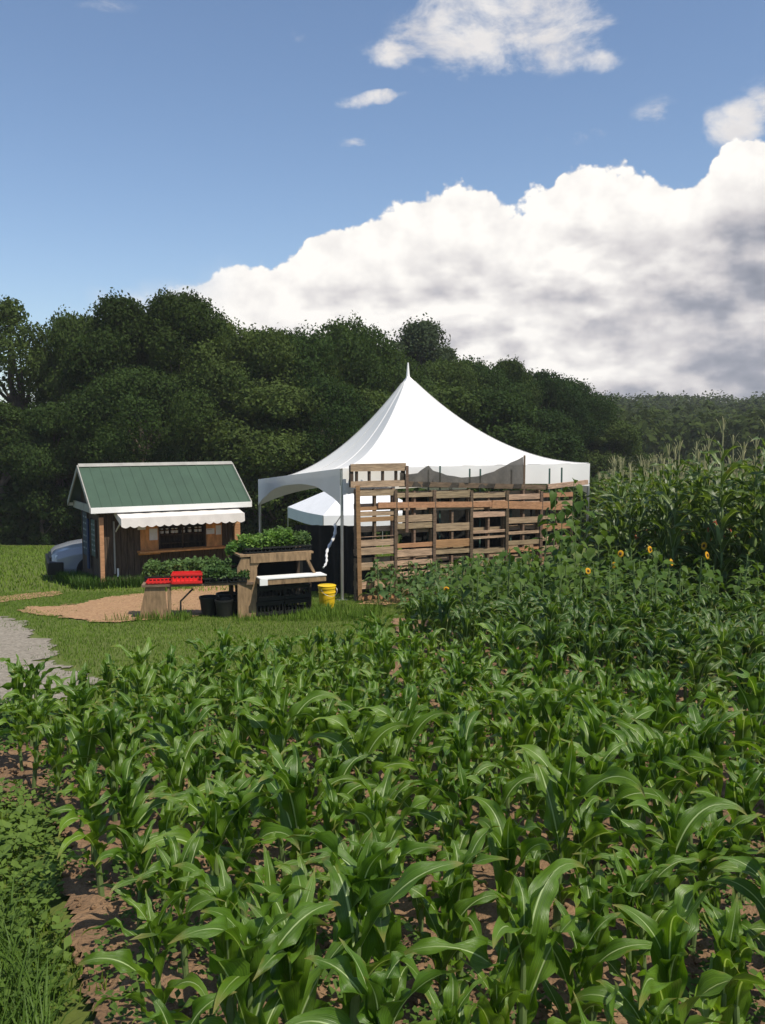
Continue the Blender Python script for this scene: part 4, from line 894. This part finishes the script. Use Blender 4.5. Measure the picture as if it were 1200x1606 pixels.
# broad-leaved sunflower and bean plants
def heart(L, Wd, cup):             # small leaf mesh in local coords, along +x
    s = [0, .12, .35, .65, 1.0]; w = [.35, .92, 1.0, .58, .02]; V = []
    for a, b in zip(s, w):
        z = -cup * a * a * L
        V += [(a * L - (.08 * L if a == 0 else 0), b * Wd / 2, z + .12 * b * Wd), (a * L, 0, z), (a * L - (.08 * L if a == 0 else 0), -b * Wd / 2, z + .12 * b * Wd)]
    return np.array(V), [(3 * i + j, 3 * i + 3 + j, 3 * i + 4 + j, 3 * i + 1 + j) for i in range(4) for j in range(2)]
def make_broad(seed, H, nl, L0, m_, flower=False, name="sunflower_plant"):
    r = np.random.default_rng(seed); t = bpy.data.objects.new(name, None); C.objects.link(t); Vs = []; Fs = []; off = 0; b = MB()
    lean = r.uniform(-.06, .06, 2); b.tube([(lean[0] * z, lean[1] * z, z) for z in (-.03, H * .5, H)], [.009 + .004 * H, .009 + .002 * H, .006], 7)
    for i in range(nl):
        f_ = (i + .5) / nl; z = H * (.12 + .88 * f_); a = i * 2.4 + r.uniform(-.3, .3); pl = r.uniform(.05, .13) * (1.3 - f_) * (H + .4); up = r.uniform(.2, .7)
        base_ = np.array([lean[0] * z, lean[1] * z, z]); tip = base_ + np.array([math.cos(a) * pl, math.sin(a) * pl, pl * up]); b.tube([base_, tip], [.004, .003], 4, False)
        L = L0 * r.uniform(.75, 1.2) * (1.15 - .55 * f_); v, fc_ = heart(L, L * r.uniform(.7, .9), r.uniform(.15, .5)); pt = r.uniform(-.2, .9); ro = r.uniform(-.4, .4)
        Rm = np.array(Matrix.Rotation(a, 3, 'Z') @ Matrix.Rotation(pt, 3, 'Y') @ Matrix.Rotation(ro, 3, 'X')); v = v @ Rm.T + tip; Vs.append(v); Fs += [tuple(q + off for q in ff) for ff in fc_]; off += len(v)
    npmesh("foliage", np.concatenate(Vs), Fs, m_, t, None, True); b.build("stem", M['stem'], t, True)
    if flower:
        fb_ = MB(); c = Vector((lean[0] * H, lean[1] * H, H)); n_ = Vector((r.uniform(-.3, .5), -1, .35)).normalized(); x = n_.cross(Vector((0, 0, 1))).normalized(); y = x.cross(n_); R_ = .026
        for k in range(18):
            a = 2 * math.pi * k / 18; d = x * math.cos(a) + y * math.sin(a); e_ = x * -math.sin(a) + y * math.cos(a); c2 = c + n_ * .03
            fb_.add([c2 + d * R_ * .7, c2 + d * R_ * 1.4 + e_ * .013, c2 + d * R_ * 2.0 - n_ * .008, c2 + d * R_ * 1.4 - e_ * .013], [(0, 1, 2, 3)])
        fo = fb_.build("flower_head", M['petal'], t)
        dk_ = MB(); dk_.add([c + n_ * .034 + (x * math.cos(a) + y * math.sin(a)) * R_ * .85 for a in [2 * math.pi * k / 14 for k in range(14)]] + [c + n_ * .05], [(k, (k + 1) % 14, 14) for k in range(14)]); dk_.build("seed_disk", M['disk'], fo)
    return t
BUSH = [V2(.3, 9.6), V2(.9, 10.2), V2(1.1, 13.4), V2(7.5, 13.4), V2(7, 9.6)]
bro = [make_broad(300 + i, .95, 20, .15, M['sunleaf']) for i in range(6)]
spb = rows(BUSH, (1, .1), .36, .31, .1, 6, .2)
plant_all(spb, bro, "leafy green sunflower plant without a bloom in the garden rows", "sunflower plant", "leafy sunflower plants in the garden rows", .78, 1.15, 10)
# flowering ones, each at its place
fl = make_broad(401, 1.0, 18, .15, M['sunleaf'], True); first = True
for i, (px, py, Y) in enumerate(((964, 889, 12.6), (918, 898, 12.4), (812, 932, 11.6), (1015, 865, 13.0), (1104, 859, 13.0), (1104, 874, 12.4), (973, 871, 13.1), (1048, 885, 12.2), (700, 925, 13.2))):
    Y = Y * .91; p_ = at(px, py, Y); o = fl if first else copy_tree(fl); first = False; h = p_.z + SLOPE * Y + .02; o.location = (p_.x, Y, -SLOPE * Y); o.scale = (.85, .85, h); o.rotation_euler = (0, 0, (i * 1.37) % 2.6 - 1.3)
    tag(o, f"sunflower plant with a small open yellow bloom, {ordn[sorted([964, 918, 812, 1015, 1104, 1104.5, 973, 1048, 700]).index(px if i != 5 else 1104.5)]} bloom from the left", "sunflower plant", "blooming sunflower plants")
# big-leaved tall sunflowers at the wall's right end
bg = [make_broad(420 + i, 1.9, 22, .27, M['sunleaf']) for i in range(4)]
for i, (px, py, Y, s_) in enumerate(((868, 762, 13.2, 1), (895, 745, 13.6, 1), (915, 770, 13.0, 1), (940, 800, 12.4, .95), (850, 800, 12.8, .9), (885, 790, 12.2, .95), (962, 815, 12.8, 1), (905, 820, 11.8, .9))):
    p_ = at(px, py, Y); o = bg[i] if i < 4 else copy_tree(bg[i % 4]); h = (p_.z + SLOPE * Y) / 1.95; o.location = (p_.x, Y, -SLOPE * Y); o.scale = (s_ * .85, s_ * .85, h); o.rotation_euler = (0, 0, i * 1.3)
    tag(o, f"tall big-leaved sunflower plant before the pallet wall's right end, {ordn[sorted([868, 895, 915, 940, 850, 885, 962, 905]).index(px)]} from the left", "sunflower plant", "tall sunflower plants by the wall")
# low plants at the foot of the pallet wall
LOW = [gp(575, 950), gp(640, 960), gp(700, 985), V2(.6, 10.6), V2(1.0, 12.0), V2(1.6, 13.6), V2(4.6, 16.6), V2(3.9, 17.2), V2(-.2, 15.6)]
lowp = [make_broad(340 + i, .66, 20, .13, M['beanleaf'], name="bean_plant") for i in range(5)]
splow = [q for q in rows(LOW, (.93, .36), .52, .34, .1, 7, .2)]
plant_all(splow, lowp, "low leafy bean plant at the foot of the pallet wall", "bean plant", "low bean plants before the pallet wall", .75, 1.2, 11)

# tall corn on the right
TALL = [V2(3.35, 12.9), V2(4.2, 17), V2(5.4, 23), V2(11, 23), V2(9, 10.9), V2(5.2, 10.4), V2(4.3, 11.4)]
tallp = [make_corn(500 + i, 2.2, 15, .62, .088, M['corn3'], 'tall_corn_plant', tall=True) for i in range(8)]
spt = sorted(rows(TALL, (.1, 1), .46, .26, .07, 8, .3), key=lambda q: q[1])
spt = [q for q in spt if q[0] / q[1] < .53][:290]
plant_all(spt, tallp, "tall tasselled corn plant in the dense stand on the right", "tall corn", "tall corn plants in the right stand", .95, 1.04, 12, lambda x, y: 1 + .10 * max(0, min(1, (14.5 - y) / 3.5)))

# ------------------------------------------------------------------ grass and clover
def blades(name, pts, h, w, m_, lab, seed, lean=.5):
    r = np.random.default_rng(seed); n = len(pts); a = r.uniform(0, 6.28, n); hh = h * r.uniform(.5, 1.3, n); ww = w * r.uniform(.7, 1.3, n); d = np.stack([np.cos(a), np.sin(a), np.zeros(n)], 1); s_ = np.stack([-np.sin(a), np.cos(a), np.zeros(n)], 1); ln = (lean * r.uniform(.2, 1.2, n) * hh)[:, None]
    up = np.array([0, 0, 1.0]); p0 = pts; p1 = pts + up * (hh * .6)[:, None] + d * ln * .4; p2 = pts + up * hh[:, None] + d * ln
    V = np.stack([p0 - s_ * ww[:, None] / 2, p0 + s_ * ww[:, None] / 2, p1 + s_ * ww[:, None] * .4, p1 - s_ * ww[:, None] * .4, p2], 1).reshape(-1, 3); k = np.arange(n)[:, None] * 5
    q = k + np.array([[0, 1, 2, 3]]); t3 = k + np.array([[3, 2, 4, 4]])
    Fc = np.concatenate([k + np.array([[0, 1, 2]]), k + np.array([[0, 2, 3]]), k + np.array([[3, 2, 4]])])
    return tag(npmesh(name, V, Fc, m_), lab, 'grass', kind='stuff')
def scatter(n, x0, x1, y0, y1, seed, excl=(), incl=None, dens=None):
    r = np.random.default_rng(seed); x = r.uniform(x0, x1, n); y = r.uniform(y0, y1, n); k = np.ones(n, bool)
    for P_ in excl: k &= ~inpoly(x + vnoise(x, y, 1.3, 5) * .3, y + vnoise(y, x, 1.3, 6) * .3, [(p.x, p.y) for p in P_])
    if incl is not None: k &= inpoly(x, y, [(p.x, p.y) for p in incl])
    if dens is not None: k &= r.random(n) < dens(x, y)
    k &= np.abs(x) < .52 * y + 1.0
    x = x[k]; y = y[k]; return np.stack([x, y, gv(y)], 1)
blades("lawn_grass", scatter(170000, -9, 2.2, 6.5, 17, 1, (road, chips, SOIL)), .035, .006, M['grass'], 'short mown grass between the corn patch and the farm stand', 1)
blades("field_grass", scatter(60000, -20, 2, 17, 37, 2), .07, .02, M['grass'], 'mown grass of the field behind the farm stand', 2)
edge_pts = np.concatenate([scatter(40000, -9, -2, 6.2, 17, 31, (), P_, lambda x, y: (vnoise(x, y, 3.5, 21) > .16) * .8) for P_ in (road, chips)])
blades("path_grass", edge_pts, .03, .006, M['grass'], 'sparse grass growing through the gravel and wood chips', 31)
SHL = [V2(*(Vector((SX, SY, 0)) + e2 * a + n2 * b).xy) for a, b in ((-.3, -1.2), (-.3, 1.15), (1.7, 1.3), (2.0, .95), (.3, .95), (.15, -1.2))]
blades("weedy_grass", scatter(60000, -7.5, -3.5, 15, 19.5, 3, (), SHL), .22, .014, M['grassdk'], 'tall weedy grass along the foot of the farm stand', 3)
blades("bench_grass", scatter(9000, -4, 0, 12.6, 14.6, 4, (chips,), None, lambda x, y: (vnoise(x, y, 2, 4) > .02) * .9), .13, .01, M['grass'], 'rougher grass tufts around the benches and bucket', 4)
NG = [V2(-4, .8), V2(-.55, 1.0), V2(-1.0, 2.6), V2(-1.4, 3.3), V2(-2.6, 3.6), V2(-4, 3.6)]
blades("lush_grass", scatter(26000, -3.2, 0, .9, 4.0, 5, (), NG), .17, .007, M['grassdk'], 'lush dark grass in the lower left corner', 5, .9)
blades("verge_grass", scatter(30000, -4.5, -.4, 2.8, 7, 6, (road, SOIL)), .07, .007, M['grass'], 'thin grass along the left edge of the corn patch', 6)
def clover(name, pts, size, lab, seed):
    r = np.random.default_rng(seed); n = len(pts); Vs = []; base_ = pts + np.stack([r.uniform(-.01, .01, n), r.uniform(-.01, .01, n), r.uniform(.02, .12, n)], 1); a0 = r.uniform(0, 6.28, n); tl_ = r.normal(size=(n, 2)) * .35; s_ = size * r.uniform(.6, 1.3, n)
    for k in range(3):
        a = a0 + k * 2.09; d = np.stack([np.cos(a), np.sin(a), np.cos(a) * tl_[:, 0] + np.sin(a) * tl_[:, 1] + .15], 1); e_ = np.stack([-np.sin(a), np.cos(a), -np.sin(a) * tl_[:, 0] + np.cos(a) * tl_[:, 1]], 1)
        S_ = s_[:, None]; Vs.append(np.stack([base_, base_ + d * S_ * .6 + e_ * S_ * .38, base_ + d * S_, base_ + d * S_ * .6 - e_ * S_ * .38], 1))
    V = np.concatenate(Vs).reshape(-1, 3); return tag(npmesh(name, V, np.arange(len(V)).reshape(-1, 4), M['clover']), lab, 'clover', kind='stuff')
CL = [V2(-4.2, 2.4), V2(-1.0, 2.7), gp(95, 1400), gp(95, 1300), gp(60, 1255), gp(-100, 1250), V2(-4.2, 4.6)]
clover("clover_patch", scatter(9000, -4.2, -.6, 2.3, 5.6, 7, (), CL), .038, 'clover and low weeds beside the bare soil strip', 7)
clover("soil_weeds", scatter(24000, -3.5, 3, 2.2, 8, 8, (), SOIL, lambda x, y: ((vnoise(x, y, 1.6, 14) > -.05) & (x > -.45 * y + .3)) * .75), .028, 'small weeds growing between the corn rows', 8)
VG = [gp(-200, 1100), gp(30, 1110), gp(20, 1190), gp(-60, 1220), gp(-200, 1220)]
clover("verge_weeds", scatter(6000, -5, -1.6, 5, 7.5, 9, (), VG), .04, 'green weeds between the gravel road and the soil', 9)

# ------------------------------------------------------------------ added to lift the dark trees like lens glare: thin haze
hz = MB().box((0, 150, 22), (800, 620, 60)).build("veil", bpy.data.materials.new("veil_air")); tag(hz, 'added thin pale lens-glare haze over the whole farm', 'veil', kind='stuff')
hm = hz.data.materials[0]; hm.use_nodes = True; hn = hm.node_tree.nodes; hn.remove(hn['Principled BSDF']); pv = hn.new('ShaderNodeVolumePrincipled'); pv.inputs['Density'].default_value = .00045; pv.inputs['Color'].default_value = (.97, .97, 1, 1)
hm.node_tree.links.new(pv.outputs[0], hn['Material Output'].inputs['Volume'])
